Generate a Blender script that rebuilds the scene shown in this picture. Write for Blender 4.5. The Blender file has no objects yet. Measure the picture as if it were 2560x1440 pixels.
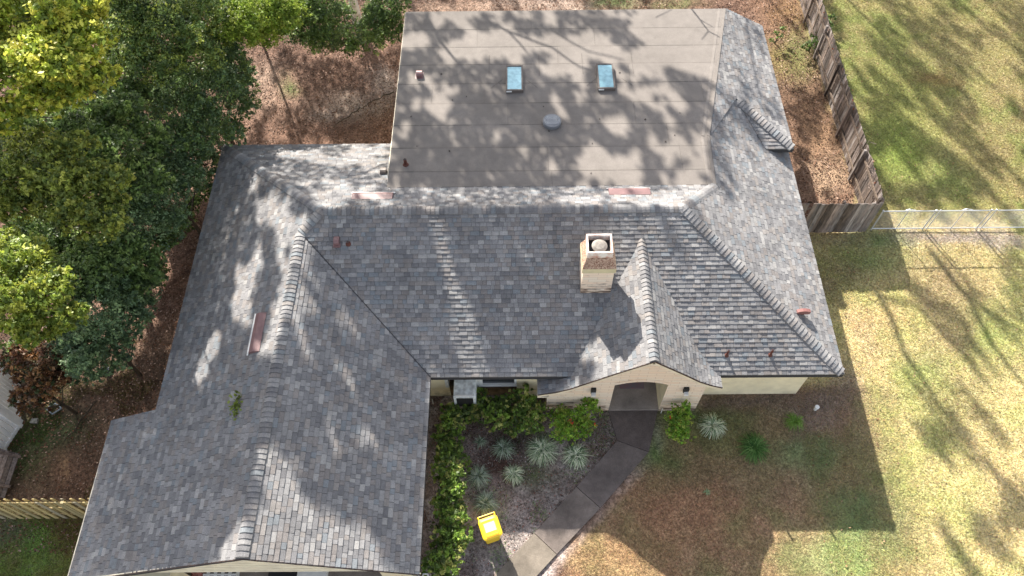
import bpy, bmesh, math, random
import numpy as np
from mathutils import Vector, Matrix
from mathutils.bvhtree import BVHTree
random.seed(7); rng = np.random.default_rng(11)
PI = math.pi
# ------------------------------------------------------------------ camera, sky, sun, exposure
F, PITCH, YAW, ROLL, H = 1917.99, 0.5489, 0.0111, -0.0176, 24.72
scene = bpy.context.scene
COL = scene.collection
ROT = (Matrix.Rotation(YAW, 3, 'Z') @ Matrix.Rotation(PITCH, 3, 'X') @ Matrix.Rotation(ROLL, 3, 'Z'))
cd = bpy.data.cameras.new('camera'); cam = bpy.data.objects.new('camera', cd); COL.objects.link(cam)
cd.sensor_width = 36; cd.lens = F / 2560 * 36; cd.clip_start = 0.5; cd.clip_end = 600
cam.matrix_world = Matrix.Translation((0, 0, H)) @ ROT.to_4x4()
scene.camera = cam
SUNV = np.array([-0.60, 1.47, 1.0]); SUNU = SUNV / np.linalg.norm(SUNV)
ELEV = math.asin(SUNU[2]); AZ = math.atan2(SUNU[0], SUNU[1])
w = bpy.data.worlds.new('World'); scene.world = w; w.use_nodes = True
nt = w.node_tree; sky = nt.nodes.new('ShaderNodeTexSky'); sky.sky_type = 'NISHITA'; sky.sun_disc = False
sky.sun_elevation = ELEV; sky.sun_rotation = AZ; sky.air_density = 1.0; sky.dust_density = 1.2; sky.ozone_density = 1.0
hs = nt.nodes.new('ShaderNodeHueSaturation'); hs.inputs['Saturation'].default_value = .55; tn = nt.nodes.new('ShaderNodeMix'); tn.data_type = 'RGBA'; tn.blend_type = 'MULTIPLY'; tn.inputs[0].default_value = 1; tn.inputs[7].default_value = (1.06, 1.0, .94, 1)
nt.links.new(sky.outputs[0], hs.inputs['Color']); nt.links.new(hs.outputs[0], tn.inputs[6]); nt.links.new(tn.outputs[2], nt.nodes['Background'].inputs[0]); nt.nodes['Background'].inputs[1].default_value = 0.115
sd = bpy.data.lights.new('sun', 'SUN'); sd.energy = 5.0; sd.angle = math.radians(0.55); sd.color = (1.0, 0.93, 0.83)
so = bpy.data.objects.new('sun', sd); COL.objects.link(so)
so.rotation_euler = Vector(SUNU).to_track_quat('Z', 'Y').to_euler()
so.location = (-20, 50, 40)
scene.view_settings.view_transform = 'Standard'; scene.view_settings.look = 'None'
scene.view_settings.exposure = 1.43; scene.view_settings.gamma = 1

RN = np.array(ROT)
def ray(px, py): return RN @ np.array([(px - 1280) / F, -(py - 720) / F, -1.0])
def at(px, py, z=0.0):
    q = ray(px, py); return np.array([0, 0, H]) + q * ((z - H) / q[2])
def pix(P):
    q = RN.T @ (np.asarray(P, float) - np.array([0, 0, H])); return 1280 + F * q[0] / -q[2], 720 - F * q[1] / -q[2]
# ------------------------------------------------------------------ noise
class VN:
    def __init__(s, seed): s.t = np.random.default_rng(seed).random((256, 256))
    def __call__(s, x, y):
        x = np.asarray(x, float); y = np.asarray(y, float)
        xi = np.floor(x).astype(int); yi = np.floor(y).astype(int); fx = x - xi; fy = y - yi
        fx = fx * fx * (3 - 2 * fx); fy = fy * fy * (3 - 2 * fy); t = s.t
        a = t[xi % 256, yi % 256]; b = t[(xi + 1) % 256, yi % 256]; c = t[xi % 256, (yi + 1) % 256]; d = t[(xi + 1) % 256, (yi + 1) % 256]
        return (a * (1 - fx) + b * fx) * (1 - fy) + (c * (1 - fx) + d * fx) * fy
def fbm(n, x, y, o=4):
    r = 0; a = 1; s = 0
    for k in range(o): r = r + a * n(x * 2 ** k + 7.3 * k, y * 2 ** k + 3.1 * k); s += a; a *= .55
    return r / s
N1, N2, N3, N4 = VN(1), VN(2), VN(3), VN(4)
# ------------------------------------------------------------------ materials
def mat(name, col, rough=.85, noise=None, attr=None, bump=None, metal=0, trans=0, spec=.3, gran=None, noise2=None):
    m = bpy.data.materials.new(name); m.use_nodes = True; t = m.node_tree; N = t.nodes; L = t.links
    b = N['Principled BSDF']; b.inputs['Roughness'].default_value = rough; b.inputs['Metallic'].default_value = metal
    b.inputs['Specular IOR Level'].default_value = spec
    tc = N.new('ShaderNodeTexCoord'); src = None
    if attr:
        a = N.new('ShaderNodeAttribute'); a.attribute_name = attr; src = a.outputs['Color']
    else:
        r = N.new('ShaderNodeRGB'); r.outputs[0].default_value = (*col, 1); src = r.outputs[0]
    def mul(src, scale, lo, hi, detail=4, col2=None, stretch=None):
        nz = N.new('ShaderNodeTexNoise'); nz.inputs['Scale'].default_value = scale; nz.inputs['Detail'].default_value = detail
        co = tc.outputs['Object']
        if stretch:
            mp = N.new('ShaderNodeMapping'); mp.inputs['Scale'].default_value = stretch; L.new(co, mp.inputs[0]); co = mp.outputs[0]
        L.new(co, nz.inputs['Vector'])
        mr = N.new('ShaderNodeMapRange'); mr.inputs[1].default_value = .3; mr.inputs[2].default_value = .7
        mr.inputs[3].default_value = lo; mr.inputs[4].default_value = hi; L.new(nz.outputs[0], mr.inputs[0])
        if col2:
            mx = N.new('ShaderNodeMix'); mx.data_type = 'RGBA'; L.new(mr.outputs[0], mx.inputs[0]); L.new(src, mx.inputs[6]); mx.inputs[7].default_value = (*col2, 1)
            return mx.outputs[2]
        mx = N.new('ShaderNodeVectorMath'); mx.operation = 'SCALE'; L.new(src, mx.inputs[0]); L.new(mr.outputs[0], mx.inputs['Scale'])
        return mx.outputs[0]
    if noise: src = mul(src, *noise)
    if noise2: src = mul(src, *noise2)
    if gran: src = mul(src, *gran)
    L.new(src, b.inputs['Base Color'])
    if bump:
        nz = N.new('ShaderNodeTexNoise'); nz.inputs['Scale'].default_value = bump[0]; nz.inputs['Detail'].default_value = 5
        L.new(tc.outputs['Object'], nz.inputs['Vector']); bp = N.new('ShaderNodeBump'); bp.inputs['Strength'].default_value = bump[1]; bp.inputs['Distance'].default_value = bump[2]
        L.new(nz.outputs[0], bp.inputs['Height']); L.new(bp.outputs[0], b.inputs['Normal'])
    if trans:
        tr = N.new('ShaderNodeBsdfTranslucent'); L.new(src, tr.inputs[0]); mx = N.new('ShaderNodeMixShader'); mx.inputs[0].default_value = trans
        L.new(b.outputs[0], mx.inputs[1]); L.new(tr.outputs[0], mx.inputs[2]); L.new(mx.outputs[0], N['Material Output'].inputs[0])
    return m
M = {}
M['shingle'] = mat('asphalt_shingle', None, .92, attr='tone', gran=(55, .70, 1.30, 3), noise=(.7, .88, 1.12, 5), noise2=(6, .90, 1.10, 5), bump=(90, .5, .01))
M['felt'] = mat('roof_felt', (.045, .045, .05), .95)
M['membrane'] = mat('mineral_membrane', None, .93, attr='tone', gran=(45, .88, 1.12, 4), noise=(.45, .84, 1.10, 6), noise2=(3.2, .90, 1.07, 5), bump=(60, .4, .01))
M['fascia'] = mat('painted_fascia', (.80, .72, .56), .6, noise=(3, .85, 1.1, 5))
M['drip'] = mat('brown_drip_edge', (.06, .04, .035), .5)
M['stucco'] = mat('cream_stucco', (.86, .76, .53), .9, noise=(2.0, .85, 1.1, 5), bump=(40, .3, .01))
M['soffit'] = mat('soffit', (.55, .5, .4), .8)
M['white'] = mat('white_paint', (.78, .78, .76), .45, noise=(4, .9, 1.05, 4))
M['vinyl'] = mat('white_vinyl', (.88, .91, .95), .35, noise=(2, .92, 1.04, 3))
M['glass'] = mat('dark_window_glass', (.02, .025, .03), .08, spec=.6)
M['skyglass'] = mat('skylight_glass', (.26, .46, .54), .12, noise=(7, .85, 1.25, 5), spec=.8, metal=.35)
M['bronze'] = mat('bronze_frame', (.13, .11, .10), .45)
M['red_metal'] = mat('red_brown_vent_metal', (.21, .115, .115), .45, noise=(6, .85, 1.15, 4), spec=.6)
M['rust'] = mat('rust_red_pipe', (.11, .04, .03), .6)
M['grey_metal'] = mat('grey_metal', (.42, .44, .47), .4, metal=.3, noise=(20, .85, 1.1, 4))
M['dark'] = mat('dark_plastic', (.025, .025, .028), .5)
M['galv'] = mat('galvanised_steel', (.62, .64, .66), .35, metal=.4)
M['wire'] = mat('dull_wire', (.42, .43, .43), .5, metal=.2)
M['concrete'] = mat('stained_concrete', None, .9, attr='tone', noise=(1.1, .66, 1.25, 6), gran=(30, .8, 1.2, 5), noise2=(6, .85, 1.1, 4), bump=(50, .4, .01))
M['porch'] = mat('porch_slab', (.30, .26, .235), .8, noise=(1.6, .65, 1.2, 6), gran=(25, .9, 1.1, 4))
M['drive'] = mat('driveway_concrete', (.25, .215, .19), .9, noise=(2.2, .75, 1.15, 6), gran=(30, .85, 1.15, 4))
M['mat_rug'] = mat('doormat_weave', (.20, .19, .22), .95, noise=(12, 0, .6, 3, (.32, .13, .14)))
M['bark'] = mat('bark', (.06, .048, .036), .95, noise=(6, .6, 1.3, 5, None, (1, 1, .25)), bump=(14, .8, .05))
M['lichen_bark'] = mat('pale_lichen_bark', (.16, .12, .09), .95, noise=(3.2, 0, 1.6, 4, (.62, .62, .58)))
M['ground'] = mat('soil', None, .97, attr='tone', gran=(13, .45, 1.55, 7), noise2=(42, .6, 1.4, 4), bump=(22, .7, .06))
M['grass'] = mat('grass_blades', None, .8, attr='tone', trans=.25, spec=.2)
M['leaf'] = mat('tree_leaves', None, .5, attr='tone', trans=.42, spec=.5)
M['leaf_dry'] = mat('fallen_leaves', None, .8, attr='tone', spec=.25)
M['old_wood'] = mat('weathered_fence_wood', None, .92, attr='tone', noise=(5, .55, 1.45, 6, None, (3, 3, .5)), bump=(20, .6, .02))
M['new_wood'] = mat('treated_pine', None, .8, attr='tone', noise=(7, .8, 1.2, 5, None, (2, 2, .5)))
M['bin'] = mat('yellow_plastic', (.88, .60, .03), .38, noise=(5, .85, 1.12, 4), spec=.5)
M['bin_label'] = mat('faded_label', (.80, .76, .52), .5, noise=(38, 0, .7, 2, (.55, .30, .10)))
M['black'] = mat('black_rubber', (.02, .02, .02), .6)
M['stone'] = None
def stone_mat():
    m = bpy.data.materials.new('cream_stone_courses'); m.use_nodes = True; t = m.node_tree; N = t.nodes; L = t.links; b = N['Principled BSDF']
    b.inputs['Roughness'].default_value = .9
    tc = N.new('ShaderNodeTexCoord'); sx = N.new('ShaderNodeSeparateXYZ'); L.new(tc.outputs['Object'], sx.inputs[0])
    ad = N.new('ShaderNodeMath'); L.new(sx.outputs[0], ad.inputs[0]); L.new(sx.outputs[1], ad.inputs[1])
    cb = N.new('ShaderNodeCombineXYZ'); L.new(ad.outputs[0], cb.inputs[0]); L.new(sx.outputs[2], cb.inputs[1])
    br = N.new('ShaderNodeTexBrick'); L.new(cb.outputs[0], br.inputs[0]); br.inputs['Scale'].default_value = 1
    br.inputs['Brick Width'].default_value = .55; br.inputs['Row Height'].default_value = .13; br.inputs['Mortar Size'].default_value = .008
    br.inputs['Color1'].default_value = (.90, .70, .53, 1); br.inputs['Color2'].default_value = (.88, .76, .62, 1); br.inputs['Mortar'].default_value = (.68, .54, .42, 1); br.inputs['Bias'].default_value = .1
    nz = N.new('ShaderNodeTexNoise'); nz.inputs['Scale'].default_value = 3.5; nz.inputs['Detail'].default_value = 6
    mp = N.new('ShaderNodeMapping'); mp.inputs['Scale'].default_value = (1, 1, 3.5); L.new(tc.outputs['Object'], mp.inputs[0]); L.new(mp.outputs[0], nz.inputs[0])
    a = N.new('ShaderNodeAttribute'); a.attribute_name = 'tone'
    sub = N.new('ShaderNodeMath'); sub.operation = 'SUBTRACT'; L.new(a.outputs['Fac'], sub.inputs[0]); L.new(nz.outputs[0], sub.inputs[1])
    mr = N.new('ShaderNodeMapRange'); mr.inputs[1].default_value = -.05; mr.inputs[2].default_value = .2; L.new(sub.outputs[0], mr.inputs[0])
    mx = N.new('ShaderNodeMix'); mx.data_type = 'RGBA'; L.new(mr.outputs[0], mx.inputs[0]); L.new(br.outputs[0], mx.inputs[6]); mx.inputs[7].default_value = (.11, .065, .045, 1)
    L.new(mx.outputs[2], b.inputs['Base Color'])
    bp = N.new('ShaderNodeBump'); bp.inputs['Strength'].default_value = .6; bp.inputs['Distance'].default_value = .02; L.new(br.outputs['Fac'], bp.inputs['Height']); bp.invert = True; L.new(bp.outputs[0], b.inputs['Normal'])
    return m
M['stone'] = stone_mat()
def sheet_mat():
    m = mat('stained_stucco', (.58, .50, .34), .9, bump=(40, .3, .01)); N = m.node_tree.nodes; L = m.node_tree.links; b = N['Principled BSDF']
    tc = N.new('ShaderNodeTexCoord'); sx = N.new('ShaderNodeSeparateXYZ'); L.new(tc.outputs['Object'], sx.inputs[0])
    nz = N.new('ShaderNodeTexNoise'); nz.inputs['Scale'].default_value = 3; nz.inputs['Detail'].default_value = 7; L.new(tc.outputs['Object'], nz.inputs[0])
    ml = N.new('ShaderNodeMath'); ml.operation = 'MULTIPLY_ADD'; L.new(nz.outputs[0], ml.inputs[0]); ml.inputs[1].default_value = 1.5; ml.inputs[2].default_value = -.45
    s = N.new('ShaderNodeMath'); s.operation = 'SUBTRACT'; L.new(ml.outputs[0], s.inputs[0]); L.new(sx.outputs[2], s.inputs[1])
    mr = N.new('ShaderNodeMapRange'); mr.inputs[1].default_value = -.15; mr.inputs[2].default_value = .35; mr.inputs[4].default_value = .8; L.new(s.outputs[0], mr.inputs[0])
    mx = N.new('ShaderNodeMix'); mx.data_type = 'RGBA'; L.new(mr.outputs[0], mx.inputs[0]); mx.inputs[6].default_value = (.86, .76, .53, 1); mx.inputs[7].default_value = (.09, .075, .05, 1)
    L.new(mx.outputs[2], b.inputs['Base Color']); return m
M['stained'] = sheet_mat()
M['brownpanel'] = mat('mildewed_brown_panel', (.12, .08, .045), .9, noise=(4, .4, 1.6, 6))
# ------------------------------------------------------------------ object helpers
def tag(o, label=None, cat=None, group=None, kind=None):
    if label: o['label'] = label
    if cat: o['category'] = cat
    if group: o['group'] = group
    if kind: o['kind'] = kind
    return o
def empty(name, loc, label, cat, group=None):
    o = bpy.data.objects.new(name, None); COL.objects.link(o); o.location = loc; o.empty_display_size = .2
    return tag(o, label, cat, group)
def rootloc(p):
    while p.parent: p = p.parent
    return p.location.copy()
class MB:
    def __init__(s): s.v = []; s.f = []; s.c = []
    def face(s, pts, col=None):
        n = len(s.v); s.v += [tuple(map(float, p)) for p in pts]; s.f.append(tuple(range(n, n + len(pts)))); s.c.append(col or (1, 1, 1))
    def faces(s, pts, fs, col=None):
        n = len(s.v); s.v += [tuple(map(float, p)) for p in pts]
        for f in fs: s.f.append(tuple(n + i for i in f)); s.c.append(col or (1, 1, 1))
    def box(s, a, b, col=None, rz=0, piv=None, bev=0):
        x0, y0, z0 = a; x1, y1, z1 = b
        P = [(x0, y0, z0), (x1, y0, z0), (x1, y1, z0), (x0, y1, z0), (x0, y0, z1), (x1, y0, z1), (x1, y1, z1), (x0, y1, z1)]
        if bev:
            e = bev; P[4:] = [(x0 + e, y0 + e, z1), (x1 - e, y0 + e, z1), (x1 - e, y1 - e, z1), (x0 + e, y1 - e, z1)]
            P = P[:4] + [(x0, y0, z1 - e), (x1, y0, z1 - e), (x1, y1, z1 - e), (x0, y1, z1 - e)] + P[4:]
        if rz:
            px, py = piv or ((x0 + x1) / 2, (y0 + y1) / 2); c, s_ = math.cos(rz), math.sin(rz)
            P = [(px + (x - px) * c - (y - py) * s_, py + (x - px) * s_ + (y - py) * c, z) for x, y, z in P]
        if bev: s.faces(P, [(3, 2, 1, 0)] + [(i, (i + 1) % 4, 4 + (i + 1) % 4, 4 + i) for i in range(4)] + [(4 + i, 4 + (i + 1) % 4, 8 + (i + 1) % 4, 8 + i) for i in range(4)] + [(8, 9, 10, 11)], col)
        else: s.faces(P, [(3, 2, 1, 0), (4, 5, 6, 7), (0, 1, 5, 4), (1, 2, 6, 5), (2, 3, 7, 6), (3, 0, 4, 7)], col)
    def beam(s, a, b, w, h, up=(0, 0, 1), col=None):
        a = Vector(a); b = Vector(b); d = (b - a).normalized(); u = Vector(up); sd = d.cross(u)
        if sd.length < 1e-4: sd = Vector((1, 0, 0))
        sd.normalize(); u = sd.cross(d)
        P = [p + sd * (i * w / 2) + u * (j * h / 2) for p in (a, b) for i, j in ((-1, -1), (1, -1), (1, 1), (-1, 1))]
        s.faces(P, [(0, 3, 2, 1), (4, 5, 6, 7), (0, 1, 5, 4), (1, 2, 6, 5), (2, 3, 7, 6), (3, 0, 4, 7)], col)
    def tube(s, pts, rad, n=8, col=None, cap=True):
        pts = [Vector(p) for p in pts]; R = rad if hasattr(rad, '__len__') else [rad] * len(pts); base = len(s.v)
        for i, p in enumerate(pts):
            d = (pts[min(i + 1, len(pts) - 1)] - pts[max(i - 1, 0)]).normalized()
            a = d.orthogonal().normalized() if i == 0 else (a - d * a.dot(d)).normalized()
            b = d.cross(a)
            for k in range(n):
                q = p + (a * math.cos(2 * PI * k / n) + b * math.sin(2 * PI * k / n)) * R[i]; s.v.append(tuple(q))
        for i in range(len(pts) - 1):
            for k in range(n):
                s.f.append((base + i * n + k, base + i * n + (k + 1) % n, base + (i + 1) * n + (k + 1) % n, base + (i + 1) * n + k)); s.c.append(col or (1, 1, 1))
        if cap:
            s.f.append(tuple(base + k for k in range(n))[::-1]); s.c.append(col or (1, 1, 1))
            s.f.append(tuple(base + (len(pts) - 1) * n + k for k in range(n))); s.c.append(col or (1, 1, 1))
    def lathe(s, prof, c, n=24, col=None):
        base = len(s.v)
        for r, z in prof:
            for k in range(n): s.v.append((c[0] + r * math.cos(2 * PI * k / n), c[1] + r * math.sin(2 * PI * k / n), c[2] + z))
        for i in range(len(prof) - 1):
            for k in range(n):
                s.f.append((base + i * n + k, base + i * n + (k + 1) % n, base + (i + 1) * n + (k + 1) % n, base + (i + 1) * n + k)); s.c.append(col or (1, 1, 1))
        s.f.append(tuple(base + (len(prof) - 1) * n + k for k in range(n))); s.c.append(col or (1, 1, 1))
    def prism(s, poly, z0, z1, col=None):
        n = len(poly); P = [(x, y, z0) for x, y in poly] + [(x, y, z1) for x, y in poly]
        s.faces(P, [tuple(range(n))[::-1], tuple(range(n, 2 * n))] + [(i, (i + 1) % n, n + (i + 1) % n, n + i) for i in range(n)], col)
    def build(s, name, m, parent=None, smooth=False, m2=None, m2f=None):
        me = bpy.data.meshes.new(name); me.from_pydata(s.v, [], s.f); me.materials.append(m)
        if m2: me.materials.append(m2)
        at_ = me.attributes.new('tone', 'FLOAT_COLOR', 'FACE')
        at_.data.foreach_set('color', np.array([(*c[:3], 1) for c in s.c], np.float32).ravel())
        o = bpy.data.objects.new(name, me); COL.objects.link(o)
        if smooth:
            for p in me.polygons: p.use_smooth = True
        if parent:
            o.parent = parent
            me.transform(Matrix.Translation(-rootloc(parent)))
        me.update(); return o
def quads(name, V, C, m, parent=None):
    """V (n,4,3) quads, C (n,3) colours"""
    n = len(V); me = bpy.data.meshes.new(name)
    V = np.asarray(V, np.float32).copy()
    if parent is not None: V -= np.array(rootloc(parent), np.float32)
    me.vertices.add(4 * n); me.vertices.foreach_set('co', V.ravel()); me.loops.add(4 * n)
    me.loops.foreach_set('vertex_index', np.arange(4 * n, dtype=np.int32)); me.polygons.add(n)
    me.polygons.foreach_set('loop_start', np.arange(0, 4 * n, 4, dtype=np.int32)); me.polygons.foreach_set('loop_total', np.full(n, 4, np.int32))
    me.materials.append(m); a = me.attributes.new('tone', 'FLOAT_COLOR', 'FACE')
    a.data.foreach_set('color', np.concatenate([C, np.ones((n, 1))], 1).astype(np.float32).ravel())
    me.update(); me.validate(); o = bpy.data.objects.new(name, me); COL.objects.link(o)
    if parent is not None: o.parent = parent
    return o
def leaf_quads(C, size, up=.5, asp=.5, dirs=None, jit=.35):
    """diamond leaves around centres C"""
    n = len(C); d = rng.normal(size=(n, 3)) if dirs is None else dirs + rng.normal(size=(n, 3)) * jit
    d /= np.linalg.norm(d, axis=1, keepdims=True)
    nrm = rng.normal(size=(n, 3)); nrm[:, 2] = np.abs(nrm[:, 2]) + up * 2; b = np.cross(nrm, d); b /= np.linalg.norm(b, axis=1, keepdims=True) + 1e-9
    s = size * rng.uniform(.6, 1.35, (n, 1)); a = d * s; b = b * s * asp * .5
    return np.stack([C - a * .5, C + b, C + a * .5, C - b], 1)
# ------------------------------------------------------------------ house geometry numbers
HE = 2.76; S = .469; XL, XR, YF, YB = -11.11, 10.22, 10.165, 19.89; YR = 15.027; ZR = 5.04; D = YB - YF
XW = -2.716; W = XW - XL; XG = XL + W / 2; ZW = HE + S * W / 2; YG = 4.275; XJ = -12.87; YJ = 9.15
P0 = (XL + D / 2, YR); PR = (XR - D / 2, YR); P1 = (XG, YR - (D - W) / 2)
zF = lambda x, y: HE + S * (y - YF); zB = lambda x, y: HE + S * (YB - y); zL = lambda x, y: HE + S * (x - XL); zRt = lambda x, y: HE + .02 + S * (XR - x)
RXW = lambda y: XG - .05 * (P1[1] - y) / 10; RZW = lambda y: ZW + .10 * (P1[1] - y) / 10
def zWL(x, y):
    if y >= P1[1]: return zL(x, y)
    return HE + (x - XL) * (RZW(y) - HE) / (RXW(y) - XL)
def zWR(x, y): return HE + (XW - x) * (RZW(y) - HE) / (XW - RXW(y))
M1 = (8.55, 25.75, 4.10); M2 = (6.88, 18.7, 4.30); K = (8.25, 20.9, 3.9); E1 = (XR, 25.71, 3.26); E2 = (XR, 19.0, 3.27); Q = (9.2, 19.0, 3.27); HH = (6.77, 16.46)
zM = lambda x, y: 4.39 - .0312 * (y - 16.46)
def plane(a, b, c):
    a, b, c = map(np.array, (a, b, c)); n = np.cross(b - a, c - a); return lambda x, y: a[2] - (n[0] * (x - a[0]) + n[1] * (y - a[1])) / n[2]
def zA(x, y):
    xb = 6.88 + (y - 18.7) * (1.67 / 7.05); zb = 4.30 - (y - 18.7) * .2 / 7.05; return zb + (x - xb) / (XR - xb) * (3.265 - zb)
zT = plane(K, Q, E2); zMR = plane(M2, K, (9.2, 19.3, zRt(9.2, 19.3)))
PROF = [(0.64, 2.27), (1.20, 2.46), (1.65, 2.72), (2.23, 3.20), (2.98, 3.82), (4.0, 4.61), (5.05, 3.68), (5.60, 3.17), (6.0, 2.90), (6.37, 2.72)]
YD = 9.77
def zP(x, y=0):
    for (a, za), (b, zb) in zip(PROF, PROF[1:]):
        if x <= b: return za + (x - a) / (b - a) * (zb - za)
    return PROF[-1][1]
G0 = (RXW(YG), YG)
# (polygon in plan, z function, downhill direction, origin along downhill)
SLOPES = [
 ('front', [P0, P1, (XW, YF), (XR, YF), PR], zF, (0, -1), -YF),
 ('left', [(XL, YB), (XL, YG), G0, P1, P0], zWL, (-1, 0), -XL),
 ('left', [(XL, YJ), (XJ, YJ), (XJ, YG), (XL, YG)], zWL, (-1, 0), -XL),
 ('wing_right', [P1, G0, (XW, YG), (XW, YF)], zWR, (1, 0), XW),
 ('back', [(XL, YB), P0, (-4.3, YR), (-4.3, YB)], zB, (0, 1), YB),
 ('back', [(-4.3, YR), PR, HH, (-4.3, 16.52)], zB, (0, 1), YB),
 ('right', [PR, (XR, YF), (XR, 19.3), (9.2, 19.3), M2[:2], HH], zRt, (1, 0), XR),
 ('right', [M2[:2], (9.2, 19.3), K[:2]], zMR, (1, 0), XR),
 ('right', [M2[:2], K[:2], E1[:2], M1[:2]], zA, (1, 0), XR),
 ('right', [K[:2], E2[:2], E1[:2]], zA, (1, 0), XR),
 ('cross', [K[:2], Q[:2], E2[:2]], zT, (0, -1), -19.0),
]
def clip(poly, a, b, c):   # keep a*x+b*y<=c
    out = []
    for i in range(len(poly)):
        p, q = poly[i], poly[(i + 1) % len(poly)]; dp = a * p[0] + b * p[1] - c; dq = a * q[0] + b * q[1] - c
        if dp <= 0: out.append(p)
        if (dp < 0 < dq) or (dq < 0 < dp): t = dp / (dp - dq); out.append((p[0] + t * (q[0] - p[0]), p[1] + t * (q[1] - p[1])))
    return out
def ccw(poly):
    A = sum(p[0] * q[1] - q[0] * p[1] for p, q in zip(poly, poly[1:] + poly[:1])); return poly if A > 0 else poly[::-1]
TONES = [((.215, .213, .218), 6), ((.175, .174, .180), 5), ((.252, .250, .252), 5), ((.207, .192, .186), 4), ((.185, .203, .220), 2), ((.305, .300, .295), 1.6), ((.240, .224, .214), 2), ((.150, .150, .158), 2)]
TW = [t[1] for t in TONES]
def tone():
    c = random.choices(TONES, TW)[0][0]; k = random.uniform(.93, 1.07) * .97; return tuple((x * .93 + m_ * .07) * k for x, m_ in zip(c, (.218, .213, .214)))
EXPO = .145
def shingles(mb, poly, zf, dr, org, expo_plan):
    poly = ccw([tuple(p[:2]) for p in poly]); u = (-dr[1], dr[0])
    vs = [p[0] * dr[0] + p[1] * dr[1] - org for p in poly]; v0, v1 = min(vs), max(vs)
    k0 = math.floor(-v1 / expo_plan) - 1; k1 = math.ceil(-v0 / expo_plan) + 1
    for k in range(k0, k1):                    # course k: v from -(k+1)e (upper) to -k e (lower edge)
        vl = -k * expo_plan; vu = vl - expo_plan
        row = clip(clip(poly, dr[0], dr[1], org + vl), -dr[0], -dr[1], -(org + vu))
        if len(row) < 3: continue
        us = [p[0] * u[0] + p[1] * u[1] for p in row]; rr = random.Random(k * 131 + int(org * 10) + len(poly)); a = min(us) - rr.uniform(0, .3); end = max(us); tooth = rr.random() < .5
        while a < end:
            wd = rr.choice((.13, .16, .19, .22, .26, .30)) * rr.uniform(.9, 1.1); tooth = not tooth if rr.random() < .8 else tooth
            g = .004
            t = clip(clip(row, u[0], u[1], a + wd - g), -u[0], -u[1], -(a + g)); a += wd
            if len(t) < 3: continue
            h = .025 if tooth else .014; drop = 0
            top = []
            for p in t:
                v = p[0] * dr[0] + p[1] * dr[1] - org; f = min(1, max(0, (v - vu) / expo_plan))
                top.append((p[0], p[1], zf(*p) + .004 + h * f))
            n = len(t); bot = [(x, y, z - .045) for x, y, z in top]; c = tone()
            mb.faces(top + bot, [tuple(range(n))] + [(i, n + i, n + (i + 1) % n, (i + 1) % n) for i in range(n)], c)
def under(mb, poly, zf, th=.17, off=-.02):
    poly = ccw([tuple(p[:2]) for p in poly]); n = len(poly); top = [(x, y, zf(x, y) + off) for x, y in poly]; bot = [(x, y, z - th) for x, y, z in top]
    mb.faces(top + bot, [tuple(range(n)), tuple(range(n, 2 * n))[::-1]] + [(i, n + i, n + (i + 1) % n, (i + 1) % n) for i in range(n)])
def subdiv_poly_z(poly, zf): return [(x, y, zf(x, y)) for x, y in poly]

house = empty('house', (0, 12, 0), 'single storey house with grey shingle hip roof and cream walls', 'house')
CP = math.cos(math.atan(S))
partname = {'front': 'front_roof_slope', 'left': 'wing_outer_roof_slope', 'wing_right': 'wing_inner_roof_slope', 'back': 'rear_roof_slope', 'right': 'side_roof_slope', 'cross': 'small_hip_roof_slope'}
mbs = {}
RECV = []
for nm, poly, zf, dr, org in SLOPES:
    mb = mbs.setdefault(nm, MB()); ep = EXPO * (CP if nm != 'cross' else .95)
    shingles(mb, poly, zf, dr, org, ep); RECV.append([(x, y, zf(x, y)) for x, y in [tuple(p[:2]) for p in poly]])
# porch gable slopes
pmb = MB()
YWALL = YF + .56
for i, ((a, za), (b, zb)) in enumerate(zip(PROF, PROF[1:])):
    zf = plane((a, 0, za), (b, 0, zb), (a, 1, za))
    ya, yb = [YF + (z - HE) / S + .12 if z > HE else YWALL + .03 for z in (za, zb)]
    poly = [(a, YD), (b, YD), (b, yb), (a, ya)]
    if a < 4.0: dr, org = (-1, 0), -PROF[0][0]
    else: dr, org = (1, 0), PROF[-1][0]
    cosang = 1 / math.hypot(1, (zb - za) / (b - a))
    shingles(pmb, poly, zf, dr, org, EXPO * .80); RECV.append([(x, y, zf(x, y)) for x, y in poly])
roof_parts = {}
for nm, mb in mbs.items(): roof_parts[nm] = mb.build(partname[nm], M['shingle'], house)
roof_parts['porch'] = pmb.build('porch_gable_roof', M['shingle'], house)
dk = MB()
for nm, poly, zf, dr, org in SLOPES:
    if nm == 'left' and len(poly) == 5:
        under(dk, [(XL, YB), (XL, P1[1]), P1, P0], zf)
        for k in range(6):
            ya, yb = [P1[1] + (YG - P1[1]) * t for t in (k / 6, (k + 1) / 6)]; under(dk, [(XL, ya), (XL, yb), (RXW(yb), yb), (RXW(ya), ya)], zf)
    else: under(dk, poly, zf)
for (a, za), (b, zb) in zip(PROF, PROF[1:]):
    zf = plane((a, 0, za), (b, 0, zb), (a, 1, za)); ya, yb = [YF + (z - HE) / S + .05 if z > HE else YWALL for z in (za, zb)]
    under(dk, [(a, YD + .01), (b, YD + .01), (b, yb), (a, yb)], zf, .10)
dk.build('roof_deck', M['felt'], house)
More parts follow.
